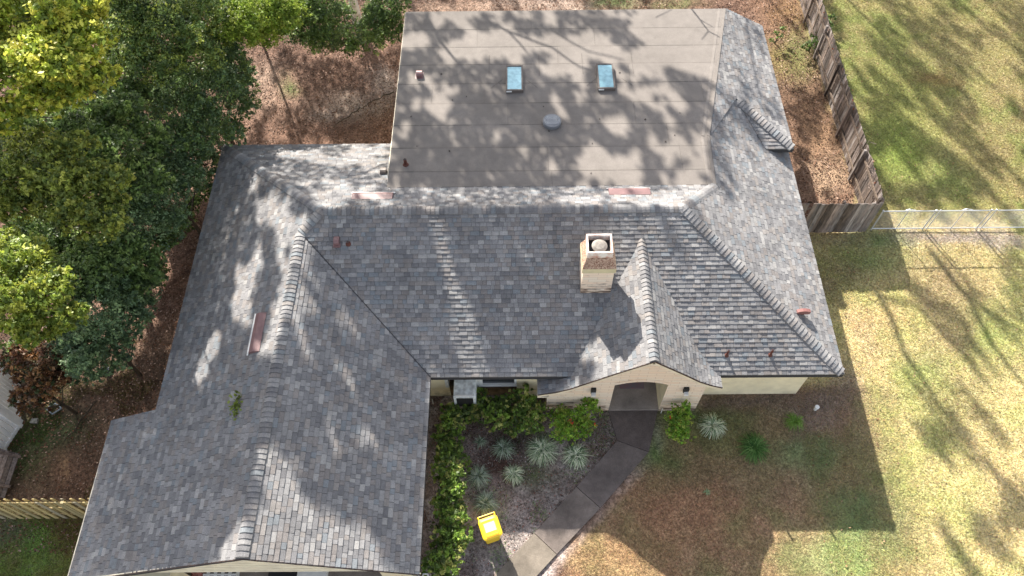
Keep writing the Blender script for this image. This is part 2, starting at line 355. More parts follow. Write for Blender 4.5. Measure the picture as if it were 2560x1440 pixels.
# membrane roof
mem = MB(); memp = [(-4.35, 16.46), (HH[0], 16.46), (M2[0] - .02, M2[1]), (M1[0] - .02, 25.73), (-4.4, 25.73)]
RECV.append([(x, y, zM(x, y)) for x, y in memp])
seams = [16.40, 17.15, 18.25, 19.35, 20.45, 21.5, 22.55, 23.55, 24.6, 25.73]
MT = (.210, .190, .174)
for i in range(len(seams) - 1):
    y0, y1 = seams[i], seams[i + 1]
    row = clip(clip(ccw(memp), 0, 1, y1), 0, -1, -max(y0, 16.46)); xs = [p[0] for p in row]; x = min(xs) - random.uniform(0, 6)
    while x < max(xs):
        x2 = x + random.choice((4.6, 6.5, 10)); t = clip(clip(row, 1, 0, x2 - .003), -1, 0, -(x + .003)); x = x2
        if len(t) < 3: continue
        k = random.uniform(.95, 1.05); nn = len(t)
        top = [(p[0], p[1], zM(*p) + .004 + .014 * (p[1] - y0) / (y1 - y0) + .004 * random.random()) for p in t]; bot = [(a, b, c - .05) for a, b, c in top]
        mem.faces(top + bot, [tuple(range(nn))] + [(j, nn + j, nn + (j + 1) % nn, (j + 1) % nn) for j in range(nn)], tuple(c * k for c in MT))
# raised cant strip along the shingle boundary
for a, b in ((HH, M2[:2]), (M2[:2], M1[:2])):
    aa = Vector((a[0] - .25, a[1], zM(*a) + .012)); bb = Vector((b[0] - .28, b[1] - .02, zM(*b) + .012)); mem.beam(aa, bb, .10, .022, col=tuple(c * 1.12 for c in MT))
    aa = Vector((a[0] - .06, a[1], zM(*a) + .012)); bb = Vector((b[0] - .06, b[1] - .02, zM(*b) + .012)); mem.beam(aa, bb, .10, .03, col=tuple(c * .98 for c in MT))
# patches round the skylights
for cx, cy in ((-.02, 22.45), (3.53, 22.5)):
    for sx in (-.95, .95): mem.beam((cx + sx, cy - .55, zM(0, cy - .55) + .016), (cx + sx, cy + .62, zM(0, cy + .6) + .018), .012, .006, col=(.12, .11, .10))
    for sx in (-1, 1): mem.beam((cx + sx * .42, cy - .72, zM(0, cy) + .028), (cx + sx * .85, cy - 1.2, zM(0, cy - 1.2) + .024), .012, .006, col=(.13, .12, .11))
for k in range(16):
    x = random.uniform(-4.1, 6.2); y = random.choice((random.uniform(16.7, 25.4), random.uniform(18, 20)))
    mem.box((x, y, zM(x, y) + .012), (x + random.uniform(.02, .07), y + random.uniform(.02, .06), zM(x, y) + .032), (.07, .06, .055), rz=random.random() * 3)
for y_ in seams[1:-1]:
    xr_ = HH[0] if y_ < 18.7 else M2[0] + (y_ - 18.7) * .237
    for k in range(12):
        xa_, xb_ = -4.36 + (xr_ + 4.3) * k / 12, -4.36 + (xr_ + 4.3) * (k + 1) / 12; mem.beam((xa_, y_ - .012, zM(0, y_) + .02), (xb_ - .02, y_ - .012, zM(0, y_) + .02), .028, .006, col=random.choice([(.13, .12, .11), (.16, .145, .13), (.185, .165, .15)]))
mem.build('membrane_roof', M['membrane'], house)
md = MB(); under(md, memp, zM, .2); md.build('membrane_deck', M['felt'], house)
# ---- ridge caps
def caps(name, a, b, za, zb, s1, s2, expo=.15, w=.185, down=True):
    """a->b going downhill; s1,s2 plan unit vectors with slopes (dx,dy,dz) of the two sides"""
    mb = MB(); A = Vector((*a, za)); B = Vector((*b, zb)); Ln = (B - A).length; n = int(Ln / expo); d = (B - A) / Ln
    S1, S2 = Vector(s1).normalized(), Vector(s2).normalized()
    for k in range(n + 1):
        p = A + d * (k * expo); q = A + d * min(Ln, (k + 1) * expo - .002); wv = w * random.uniform(.96, 1.04); c = tone()
        def sec(P, lift):
            out = []
            for t, sv in ((1, S1), (.55, S1), (.12, S1), (.12, S2), (.55, S2), (1, S2)):
                out.append(P + sv * (wv * t) + Vector((0, 0, lift + (.012 if t < 1 else 0) - (.01 if t < .2 else 0))))
            return out
        u_ = sec(p, .032); l_ = sec(q, .054); lb = [x - Vector((0, 0, .06)) for x in l_]; ub = [x - Vector((0, 0, .05)) for x in u_]
        P = u_ + l_ + lb + ub
        fs = [(i, i + 1, 7 + i, 6 + i) for i in range(5)] + [(6 + i, 7 + i, 13 + i, 12 + i) for i in range(5)] + [(0, 6, 12, 18), (11, 5, 23, 17)]
        mb.faces(P, fs, c)
    o = mb.build(name, M['shingle'], house); return o
zd = lambda x, y, k: (x, y, -k)
caps('ridge_caps', (P0[0] + .05, YR), (PR[0] - .02, YR), ZR, ZR, (0, 1, -S), (0, -1, -S))
q = math.sqrt(.5)
def hip(a, b, za, zb, n1, n2):
    d = Vector((b[0] - a[0], b[1] - a[1], zb - za)).normalized(); r = []
    for n in (n1, n2):
        nn = Vector(n).normalized(); v = nn.cross(d); v = v if v.z < 0 else -v; r.append(v)
    caps('hip_caps', a, b, za, zb, r[0], r[1])
NF, NB, NL, NR = (0, -S, 1), (0, S, 1), (-S, 0, 1), (S, 0, 1)
hip(P0, (XL + .02, YB - .02), ZR, HE, NL, NB); hip(PR, (XR - .05, YF + .05), ZR, HE + .02, NF, NR); hip(PR, HH, ZR, zB(*HH), NB, NR)
hip(P0, P1, ZR, ZW, NL, NF); hip((8.3, 20.85), (XR - .04, 19.04), 3.9, 3.29, (S * .7, 0, 1), (0, -.33, 1))
caps('ridge_caps', P1, (G0[0], YG + .02), ZW, RZW(YG), (-1, 0, -S), (1, 0, -S))
caps('ridge_caps', (4.0, 14.12), (4.0, YD + .02), 4.61, 4.61, (-1, 0, -.80), (1, 0, -.86))
# valley flashing lines
vf = MB(); vf.beam((P1[0] + .02, P1[1], ZW + .03), (XW, YF, HE + .035), .018, .012)
vf.build('valley_line', M['felt'], house)
# fascia and drip edges
fa = MB()
def fas(a, b, za, zb, h=.16, out=.02):
    fa.beam((*a, za - h / 2 - .01), (*b, zb - h / 2 - .01), .03, h)
fas((XW + .05, YF + .05), (.6, YF + .05), HE, HE); fas((6.3, YF + .05), (XR, YF + .05), HE, HE); fas((XR - .03, YF + .04), (XR - .03, 19), HE, HE)
fas((XR - .03, 19.05), (XR - .03, 25.7), 3.26, 3.26); fas((9.15, 19.03), (XR, 19.03), 3.25, 3.25); fas((XL + .03, YJ), (XL + .03, YB), HE, HE)
fas((XL, YB - .03), (-4.4, YB - .03), HE, HE); fas((XJ + .03, YG), (XJ + .03, YJ), 1.93, 1.93); fas((XW - .03, YG), (XW - .03, YF - .1), HE, HE)
fas((-4.40, 25.70), (8.55, 25.70), 4.1, 4.1, .2); fas((-4.37, 17.0), (-4.40, 25.7), 4.36, 4.08, .2)
zl_ = HE - S * (XL - XJ)
for (a, za), (b, zb) in (((XJ, zl_), (G0[0], RZW(YG))), ((G0[0], RZW(YG)), (XW, HE))): fa.beam((a, YG + .03, za - .10), (b, YG + .03, zb - .10), .03, .16, up=(0, 0, 1))
fa.build('fascia', M['fascia'], house)
dr_ = MB()
for (a, za), (b, zb) in zip(PROF, PROF[1:]): dr_.beam((a, YD - .005, za - .02), (b, YD - .005, zb - .02), .03, .045)
dr_.build('drip_edge', M['drip'], house); dr_ = MB()
for (a, za), (b, zb) in (((XJ, zl_), (G0[0], RZW(YG))), ((G0[0], RZW(YG)), (XW, HE))): dr_.beam((a, YG - .005, za - .012), (b, YG - .005, zb - .012), .03, .03)
dr_.build('drip_edge', M['drip'], house)
rk = MB()
for (a, za), (b, zb) in zip(PROF, PROF[1:]): rk.beam((a, YD + .02, za - .12), (b, YD + .02, zb - .12), .03, .15)
rk.box((.64, YD, 2.02), (1.0, YD + .5, 2.06)); rk.build('porch_rake_board', M['fascia'], house)
# ---- walls
yw = YF + .56
w1 = MB(); w1.box((XW - .5, yw, 0), (-2.3, yw + .25, 2.75)); w1.box((-.02, yw, 0), (1.2, yw + .25, 2.75))
w1.box((-2.3, yw, 1.95), (-.02, yw + .25, 2.75))
w1.build('wall', M['stained'], house)
for A_, B_ in (((5.9, yw, 0), (XR - .56, yw + .25, 2.8)), ((XR - .81, yw + .25, 0), (XR - .56, 25.2, 2.8)), ((XL + .56, YB - .8, 0), (-4.1, YB - .55, 2.8)), ((-4.15, 17.5, 0), (-3.9, 25.4, 3.95)), ((-3.9, 25.15, 0), (XR - .81, 25.4, 3.2)), ((XL + .56, 9.0, 0), (XL + .81, YB - .8, 2.8)), ((XW - .81, YG + .9, 0), (XW - .56, yw, 2.8)), ((XJ + .4, YG + .9, 0), (XJ + .65, 8.8, 1.9)), ((XJ + .65, 8.55, 0), (XL + .6, 8.8, 1.9))):
    w1 = MB(); w1.box(A_, B_); w1.build('wall', M['stucco'], house)
w1 = MB(); w1.box((-1.2, yw + .03, 0), (-.02, yw + .2, .95)); w1.build('window_panel', M['brownpanel'], house)
w1 = MB(); w1.box((-2.3, yw + .03, 0), (-1.2, yw + .2, .8)); w1.build('window_panel', M['brownpanel'], house)
wn = MB(); x0, x1, z0, z1 = -1.28, -.02, .95, 1.95
wn.box((x0, yw - .03, z0), (x0 + .12, yw + .1, z1)); wn.box((x1 - .08, yw - .03, z0), (x1, yw + .1, z1)); wn.box((x0 + .12, yw - .03, z0), (x1 - .08, yw + .1, z0 + .05)); wn.box((x0 - .02, yw - .06, z0 - .05), (x1 + .02, yw + .02, z0))
wf = wn.build('window', M['white'], house)
g = MB(); g.box((x0 + .12, yw + .04, z0 + .05), (x1 - .08, yw + .07, z1)); g.build('glass', M['glass'], wf)
wn = MB(); wn.box((-2.42, yw - .03, .8), (-2.3, yw + .1, 1.95)); wn.box((-1.4, yw - .03, .8), (-1.29, yw + .1, 1.95)); wn.box((-2.3, yw - .03, 1.5), (-1.4, yw + .1, 1.56)); wf = wn.build('window', M['white'], house)
g = MB(); g.box((-2.3, yw + .04, 1.56), (-1.4, yw + .07, 1.95)); g.build('glass', M['glass'], wf)
# wall air conditioner box
ac = MB(); ac.box((-2.08, 10.0, .82), (-1.36, yw - .031, 1.62), bev=.02); aco = ac.build('air_conditioner', mat('weathered_white_cabinet', (.78, .84, .87), .5, noise=(7, .6, 1.15, 6), noise2=(2, .85, 1.1, 3)), house)
g = MB(); g.box((-1.99, 9.985, .88), (-1.45, 9.999, 1.5)); 
g.build('grille', M['dark'], aco)
g = MB(); g.box((-2.03, 10.01, 1.621), (-1.41, 10.06, 1.64)); g.build('lid_rim', M['white'], aco)
# porch stone wall with segmental arch
def stone(mb, pts3, stain): mb.face(pts3, (stain,) * 3)
st = MB(); yp = 10.135; pw = [(.98, 3.12), (4.83, 6.08)]
ax0, ax1 = 3.12, 4.83; spr, cr = 2.15, 2.40
def arch(x): t = (x - (ax0 + ax1) / 2) / ((ax1 - ax0) / 2); return spr + (cr - spr) * (1 - t * t)
NX = 34; xs = [.98 + (6.08 - .98) * i / NX for i in range(NX + 1)]; xs = sorted(set(xs + [ax0, ax1]))
for a, b in zip(xs, xs[1:]):
    m_ = (a + b) / 2; zt = [zP(a) - .18, zP(b) - .18]
    if a >= ax0 - 1e-6 and b <= ax1 + 1e-6:
        zs = [[arch(a), arch(b)]]
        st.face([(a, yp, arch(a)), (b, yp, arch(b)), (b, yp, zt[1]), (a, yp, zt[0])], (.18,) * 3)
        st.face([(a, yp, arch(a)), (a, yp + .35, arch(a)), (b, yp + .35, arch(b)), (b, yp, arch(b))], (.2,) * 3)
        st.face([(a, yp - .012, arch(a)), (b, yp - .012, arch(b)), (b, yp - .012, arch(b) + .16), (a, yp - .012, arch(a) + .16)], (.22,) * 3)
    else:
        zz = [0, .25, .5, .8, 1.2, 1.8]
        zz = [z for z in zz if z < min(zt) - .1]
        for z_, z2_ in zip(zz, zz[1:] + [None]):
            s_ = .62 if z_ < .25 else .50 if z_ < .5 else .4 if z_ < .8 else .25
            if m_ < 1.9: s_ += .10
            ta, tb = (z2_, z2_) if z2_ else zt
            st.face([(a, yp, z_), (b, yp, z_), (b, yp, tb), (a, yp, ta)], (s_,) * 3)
st.face([(.98, yp + .35, 0), (.98, yp, 0), (.98, yp, zP(.98) - .18), (.98, yp + .35, zP(.98) - .18)], (.3,) * 3); st.face([(.98, yp + .53, 0), (.98, yp + .35, 0), (.98, yp + .35, 2.2), (.98, yp + .53, 2.2)], (.3,) * 3)
st.face([(6.08, yp, 0), (6.08, yp + .53, 0), (6.08, yp + .53, 2.7), (6.08, yp, 2.7)], (.3,) * 3)
st.build('porch_stone_wall', M['stone'], house)
jm = MB(); jm.box((ax0 - .25, yp + .002, 0), (ax0, 12.4, 2.5)); jm.box((ax1, yp + .002, 0), (ax1 + .25, 12.4, 2.5)); jm.box((ax0, 12.4, 0), (ax1, 12.6, 2.6)); jm.build('porch_inner_wall', M['stucco'], house)
dmb = MB(); dmb.box((3.5, 12.36, .1), (4.45, 12.395, 2.15)); dmb.build('front_door', M['bronze'], house)
pf = MB(); pf.box((ax0, yp + .0, .0), (ax1, 12.4, .10)); pf.build('porch_floor', M['porch'], house)
p = (3.56, 11.08); rg = MB(); rg.box((p[0], p[1] - .17, .101), (p[0] + .86, p[1] + .25, .115)); tag(rg.build('doormat', M['mat_rug']), 'grey doormat with faded red pattern on the porch floor', 'doormat')
for lx in (2.46, 5.45):
    lt = MB(); lt.box((lx - .08, yp - .10, 1.68), (lx + .08, yp - .001, 1.98), bev=.01); lo = lt.build('wall_lamp', M['black'], house)
    lt = MB(); lt.box((lx - .07, yp - .21, 1.70), (lx + .07, yp - .101, 1.80)); lt.build('lamp_shade', M['white'], lo)
# garage gable wall
gw = MB(); ygw = YG + .17; yrec = ygw + 1.6
zlow = 2.36
gw.face([(XL - .5, ygw, zlow), (XW - .35, ygw, zlow), (XW - .35, ygw, HE - .1), (G0[0], ygw, RZW(YG) - .13), (XL - .5, ygw, zlow + .04)])
gw.face([(XL - .5, ygw, zlow), (XL - .5, ygw + .12, zlow), (XW - .35, ygw + .12, zlow), (XW - .35, ygw, zlow)])
for k in range(9):
    z = zlow + .2 + .22 * k; gw.box((XL + .1 + k * .46, ygw - .02, z), (XW - .9 - k * .36, ygw - .004, z + .02))
gw.build('garage_gable_wall', mat('cream_lap_siding', (.90, .82, .64), .8, noise=(3, .88, 1.08, 4)), house)
for A_, B_ in (((XJ + .3, ygw + .01, 0), (-10.0, ygw + .3, 1.75)), ((XW - 1.2, ygw + .01, 0), (XW - .35, ygw + .3, zlow - .01))):
    gw = MB(); gw.box(A_, B_); gw.build('garage_pier', M['stucco'], house)
gd = MB(); gd.box((-10.4, yrec, 0), (XW - 1.2, yrec + .1, 2.4)); gd.build('garage_door', M['stucco'], house)
# gable return roof at wing corner
gr = MB(); zf = plane((-4.4, 3.95, 2.42), (XW + .02, 3.95, 2.42), (-3.2, YG + .3, 2.62)); shingles(gr, [(-4.3, 3.95), (XW, 3.95), (XW, YG), (-4.0, YG)], zf, (0, -1), -3.95, .13)
gr.build('gable_return_roof', M['shingle'], house)
# ---- chimney
ch = MB(); cx0, cx1, cy0, cy1 = 2.02, 2.97, 12.53, 13.42
for z_, z2_, s_ in ((3.3, 4.0, .62), (4.0, 4.2, .56), (4.2, 4.6, .44), (4.6, 5.12, .30)):
    for p, q_ in (((cx0, cy0), (cx1, cy0)), ((cx1, cy0), (cx1, cy1)), ((cx1, cy1), (cx0, cy1)), ((cx0, cy1), (cx0, cy0))):
        ch.face([(*p, z_), (*q_, z_), (*q_, z2_), (*p, z2_)], (s_,) * 3)
cho = ch.build('chimney', M['stone'], house)
c2 = MB(); c2.box((cx0 - .04, cy0 - .045, 5.12), (cx1 + .04, cy1 + .04, 5.34)); c2.build('chimney_band', mat('cream_band', (.62, .55, .36), .8, noise=(3, .85, 1.1, 4)), cho)
c3 = MB(); a = [(cx0 - .035, cy0 - .04), (cx1 + .035, cy0 - .04), (cx1 + .035, cy1 + .035), (cx0 - .035, cy1 + .035)]; b = [(cx0 + .10, cy0 + .22), (cx1 - .10, cy0 + .22), (cx1 - .10, cy1 - .02), (cx0 + .10, cy1 - .02)]
for i in range(4):
    j = (i + 1) % 4; c3.face([(*a[i], 5.34), (*a[j], 5.34), (*b[j], 5.62), (*b[i], 5.62)])
c3.build('chimney_crown', mat('rust_stained_crown', (.66, .50, .38), .9, noise=(26, .1, 1.1, 6, (.20, .09, .055)), noise2=(8, .8, 1.15, 4)), cho)
c4 = MB(); bx0, by0, bx1, by1 = cx0 + .09, cy0 + .20, cx1 - .09, cy1
for aa, bb in (((bx0, by0), (bx1, by0 + .05)), ((bx0, by1 - .05), (bx1, by1)), ((bx0, by0 + .05), (bx0 + .05, by1 - .05)), ((bx1 - .05, by0 + .05), (bx1, by1 - .05))):
    c4.box((*aa, 5.55), (*bb, 5.86))
c4.build('chimney_shroud', mat('white_rust_streaked', (.80, .77, .73), .6, noise=(5, -.3, .8, 5, (.45, .13, .05))), cho)
c5 = MB(); c5.box((bx0 + .05, by0 + .05, 5.45), (bx1 - .05, by1 - .05, 5.6)); c5.build('flue_top', M['dark'], cho)
c6 = MB(); cc = ((cx0 + cx1) / 2 + .0, (cy0 + cy1) / 2 + .06, 5.6); c6.lathe([(.17, 0), (.17, .16), (.235, .17), (.235, .19), (.15, .225), (0.02, .24)], cc, 28); c6.build('flue_cap', mat('dull_aluminium', (.22, .20, .18), .6, metal=.1, noise=(9, .7, 1.2, 4)), cho, smooth=False)
# ---- roof fittings
def skylight(cx, cy):
    zz = zM(cx, cy); mb = MB(); x0, x1, y0, y1 = cx - .32, cx + .32, cy - .66, cy + .66; z1 = zz + .17
    mb.box((x0, y0, zz - .05), (x1, y0 + .06, z1)); mb.box((x0, y1 - .06, zz - .05), (x1, y1, z1)); mb.box((x0, y0 + .06, zz - .05), (x0 + .06, y1 - .06, z1)); mb.box((x1 - .06, y0 + .06, zz - .05), (x1, y1 - .06, z1))
    o = mb.build('skylight', M['bronze'], house); g = MB(); g.box((x0 + .06, y0 + .06, zz), (x1 - .06, y1 - .06, z1 - .02)); g.build('skylight_glass', M['skyglass'], o)
    h = MB(); h.box((x0 + .02, y0 - .03, zz + .1), (x0 + .22, y0 - .001, z1 - .03)); h.build('skylight_tag', M['white'], o)
p = at(1286, 196, zM(0, 22.3) + .15); skylight(p[0], p[1]); p = at(1514, 191, zM(0, 22.3) + .15); skylight(p[0], p[1])
p = at(1380, 303, zM(0, 19.6) + .15); v = MB(); v.lathe([(.30, -.18), (.31, -.02), (.33, .0), (.33, .13), (.31, .15), (.31, .152)], (p[0], p[1], p[2] - .1), 36)
vo = v.build('round_vent', mat('grey_vent_dome', (.20, .21, .23), .4, metal=.2), house)
v = MB()
for k in range(-3, 4):
    L_ = .17 if abs(k) > 2 else .19; v.box((p[0] - L_, p[1] + k * .06 - .012, p[2] + .05), (p[0] + L_, p[1] + k * .06 + .012, p[2] + .068))
for sx in (-1, 1):
    for rr in (.225, .265): v.tube([(p[0] + sx * rr * math.cos(t), p[1] + rr * math.sin(t), p[2] + .058) for t in np.linspace(-.8, .8, 8)], .011, 5)
v.build('vent_ribs', M['grey_metal'], vo)
v = MB(); v.lathe([(.36, -.02), (.36, .0), (.33, .02)], (p[0], p[1], p[2] - .16), 36); v.build('vent_flange', M['grey_metal'], vo)
def hood(cx, cy, z, w_=.22, d_=.26, h_=.2, dirv=(0, 1), flange=True):
    mb = MB(); a = math.atan2(dirv[0], dirv[1]); n = 7; pr = [(-d_ / 2, 0), (-d_ / 2, h_ * .7)] + [(-d_ / 2 + d_ * t, h_ * .7 + h_ * .3 * math.sin(PI * t)) for t in (.15, .35, .6, .85)] + [(d_ / 2, h_ * .62), (d_ / 2, 0)]
    P = []
    for sx in (-w_ / 2, w_ / 2):
        for dd, zz in pr: x_, y_ = sx, -dd; c, s_ = math.cos(-a), math.sin(-a); P.append((cx + x_ * c - y_ * s_, cy + x_ * s_ + y_ * c, z + zz))
    n = len(pr); mb.faces(P, [(i, i + 1, n + i + 1, n + i) for i in range(n - 1)] + [tuple(range(n)), tuple(range(n, 2 * n))[::-1]])
    if flange: mb.box((cx - w_ * .7, cy - d_ * .7, z - .03), (cx + w_ * .7, cy + d_ * .7, z + .02))
    return mb
def fit(name, px, py, zf, dz=.1):
    z = 4.0
    for _ in range(12): P = at(px, py, z); z = zf(P[0], P[1]) + dz
    return P
P = fit('h', 1048, 184, zM); hood(P[0], P[1], zM(P[0], P[1])).build('hood_vent', M['red_metal'], house)
P = fit('h', 958, 428, zB); hood(P[0], P[1], zB(P[0], P[1]), .2, .28, .2).build('hood_vent', M['bronze'], house)
P = fit('h', 841, 600, zF); hood(P[0], P[1], zF(P[0], P[1]) - .03, .17, .26, .2).build('hood_vent', M['red_metal'], house)
P = fit('h', 2008, 780, zRt, .12); hv = hood(P[0], P[1], zRt(P[0], P[1]) + .06, .11, .42, .20, (1, 0), False); hv.build('hood_vent', mat('faded_red_vent', (.24, .11, .10), .5), house)
v = MB(); v.box((P[0] - .07, P[1] - .04, P[2] - .4), (P[0] + .05, P[1] + .04, P[2] - .02)); v.build('vent_stem', M['rust'], house)
def pipe(px, py, zf, r, h, tilt=0):
    P = fit('p', px, py, zf, h * .6); z = zf(P[0], P[1]); mb = MB(); mb.tube([(P[0], P[1], z - .02), (P[0], P[1], z + h)], [r, r], 12); mb.lathe([(r * 2.2, -.01), (r * 1.5, .05), (r * 1.1, .07)], (P[0], P[1], z), 14)
    o = mb.build('pipe_vent', M['rust'], house); c = MB(); c.lathe([(r * .75, 0), (r * .75, .005)], (P[0], P[1], z + h), 12); c.build('pipe_bore', M['dark'], o)
pipe(1013, 404, zM, .055, .28); pipe(1820, 881, zF, .035, .34); pipe(1930, 880, zF, .035, .34); pipe(870, 607, zF, .045, .1)
def offridge(p0, p1, zf, wdir, w_=.33, h_=.10):
    """long slant metal vent between two plan points (upslope edge); wdir downhill plan"""
    a = Vector((*p0[:2], 0)); b = Vector((*p1[:2], 0)); wd = Vector((*wdir, 0)); mb = MB(); P = []
    for e in (a, b):
        for t, hh in ((0, .03), (.62, h_ + .03), (.97, h_), (1.0, -.02)):
            q_ = e + wd * (w_ * t); P.append((q_.x, q_.y, zf(q_.x, q_.y) + hh))
    mb.faces(P, [(0, 1, 5, 4), (1, 2, 6, 5), (2, 3, 7, 6), (3, 2, 1, 0), (4, 5, 6, 7)]); o = mb.build('ridge_vent', M['red_metal'], house)
    f = MB(); q0, q1 = a + wd * (w_ * 1.10), b + wd * (w_ * 1.10); dd = (q1 - q0).normalized() * .05; f.beam((q0.x - dd.x, q0.y - dd.y, zf(q0.x, q0.y) + .04), (q1.x + dd.x, q1.y + dd.y, zf(q1.x, q1.y) + .04), .045, .03); f.build('vent_edge', M['white'], o)
A_ = fit('', 878, 497, zB, .03); B_ = fit('', 980, 497, zB, .03); offridge((A_[0], A_[1] - .02), (B_[0], A_[1] - .02), zB, (0, 1), .36)
A_ = fit('', 1523, 486, zB, .03); B_ = fit('', 1627, 486, zB, .03); offridge((A_[0], A_[1] - .02), (B_[0], A_[1] - .02), zB, (0, 1), .36)
A_ = fit('', 666, 780, zWL, .05); B_ = fit('', 648, 877, zWL, .05); offridge((A_[0], A_[1]), (A_[0], B_[1]), zWL, (-1, 0), .36)
# ================================================================== ground and paths
def pixv(X, Y, Z=0.0):
    P = np.stack([X, Y, np.zeros_like(X) + Z - H], -1) @ RN; d = np.maximum(-P[..., 2], .5); return 1280 + F * P[..., 0] / d, 720 - F * P[..., 1] / d
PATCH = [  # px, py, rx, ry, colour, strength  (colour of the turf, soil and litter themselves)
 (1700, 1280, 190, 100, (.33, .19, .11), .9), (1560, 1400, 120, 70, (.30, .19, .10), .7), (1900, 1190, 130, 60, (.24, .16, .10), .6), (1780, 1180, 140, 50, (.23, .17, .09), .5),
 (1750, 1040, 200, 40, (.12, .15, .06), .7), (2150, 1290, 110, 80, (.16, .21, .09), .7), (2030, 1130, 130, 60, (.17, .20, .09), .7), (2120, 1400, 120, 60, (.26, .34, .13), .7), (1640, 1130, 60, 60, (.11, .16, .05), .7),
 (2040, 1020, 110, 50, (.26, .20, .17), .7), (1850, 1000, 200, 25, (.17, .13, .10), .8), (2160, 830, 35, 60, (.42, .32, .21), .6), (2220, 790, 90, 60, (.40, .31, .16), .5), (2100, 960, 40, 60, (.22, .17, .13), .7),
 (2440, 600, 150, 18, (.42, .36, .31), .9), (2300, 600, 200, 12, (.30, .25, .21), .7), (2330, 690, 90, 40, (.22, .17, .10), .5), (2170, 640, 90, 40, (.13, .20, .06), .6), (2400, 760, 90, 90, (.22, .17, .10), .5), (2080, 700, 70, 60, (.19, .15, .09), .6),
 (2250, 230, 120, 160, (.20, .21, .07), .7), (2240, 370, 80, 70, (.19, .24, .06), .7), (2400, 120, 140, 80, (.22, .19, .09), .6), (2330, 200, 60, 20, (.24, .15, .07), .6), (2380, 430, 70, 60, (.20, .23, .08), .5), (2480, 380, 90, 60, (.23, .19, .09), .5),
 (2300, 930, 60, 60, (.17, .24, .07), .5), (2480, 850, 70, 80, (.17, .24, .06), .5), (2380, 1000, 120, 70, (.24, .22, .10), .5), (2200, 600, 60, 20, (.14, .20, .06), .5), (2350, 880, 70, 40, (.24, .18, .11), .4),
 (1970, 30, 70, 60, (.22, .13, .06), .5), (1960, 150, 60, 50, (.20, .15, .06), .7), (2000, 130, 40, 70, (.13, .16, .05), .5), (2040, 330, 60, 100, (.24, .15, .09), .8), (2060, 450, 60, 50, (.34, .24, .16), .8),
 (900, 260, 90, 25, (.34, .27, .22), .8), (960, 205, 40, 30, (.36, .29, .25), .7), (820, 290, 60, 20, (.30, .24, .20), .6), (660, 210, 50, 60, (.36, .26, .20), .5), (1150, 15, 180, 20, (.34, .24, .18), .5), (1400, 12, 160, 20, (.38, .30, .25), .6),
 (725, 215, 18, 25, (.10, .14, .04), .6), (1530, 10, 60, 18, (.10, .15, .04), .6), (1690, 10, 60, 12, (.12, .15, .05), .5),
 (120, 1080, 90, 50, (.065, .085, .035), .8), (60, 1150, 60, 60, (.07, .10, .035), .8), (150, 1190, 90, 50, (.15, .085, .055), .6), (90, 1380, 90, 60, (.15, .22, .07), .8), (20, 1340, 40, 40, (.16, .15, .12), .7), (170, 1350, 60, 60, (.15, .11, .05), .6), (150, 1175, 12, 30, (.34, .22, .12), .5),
 (1480, 1180, 90, 40, (.24, .21, .195), .7), (1380, 1250, 90, 40, (.22, .19, .18), .6), (1290, 1330, 60, 50, (.30, .26, .24), .8), (1320, 1200, 70, 40, (.09, .10, .05), .6), (1220, 1400, 60, 50, (.22, .20, .20), .7), (1240, 1180, 60, 60, (.085, .05, .04), .8), (1450, 1080, 50, 25, (.13, .11, .10), .6), (1530, 1080, 25, 40, (.13, .115, .11), .8), (1280, 1120, 80, 40, (.07, .05, .04), .8),
]
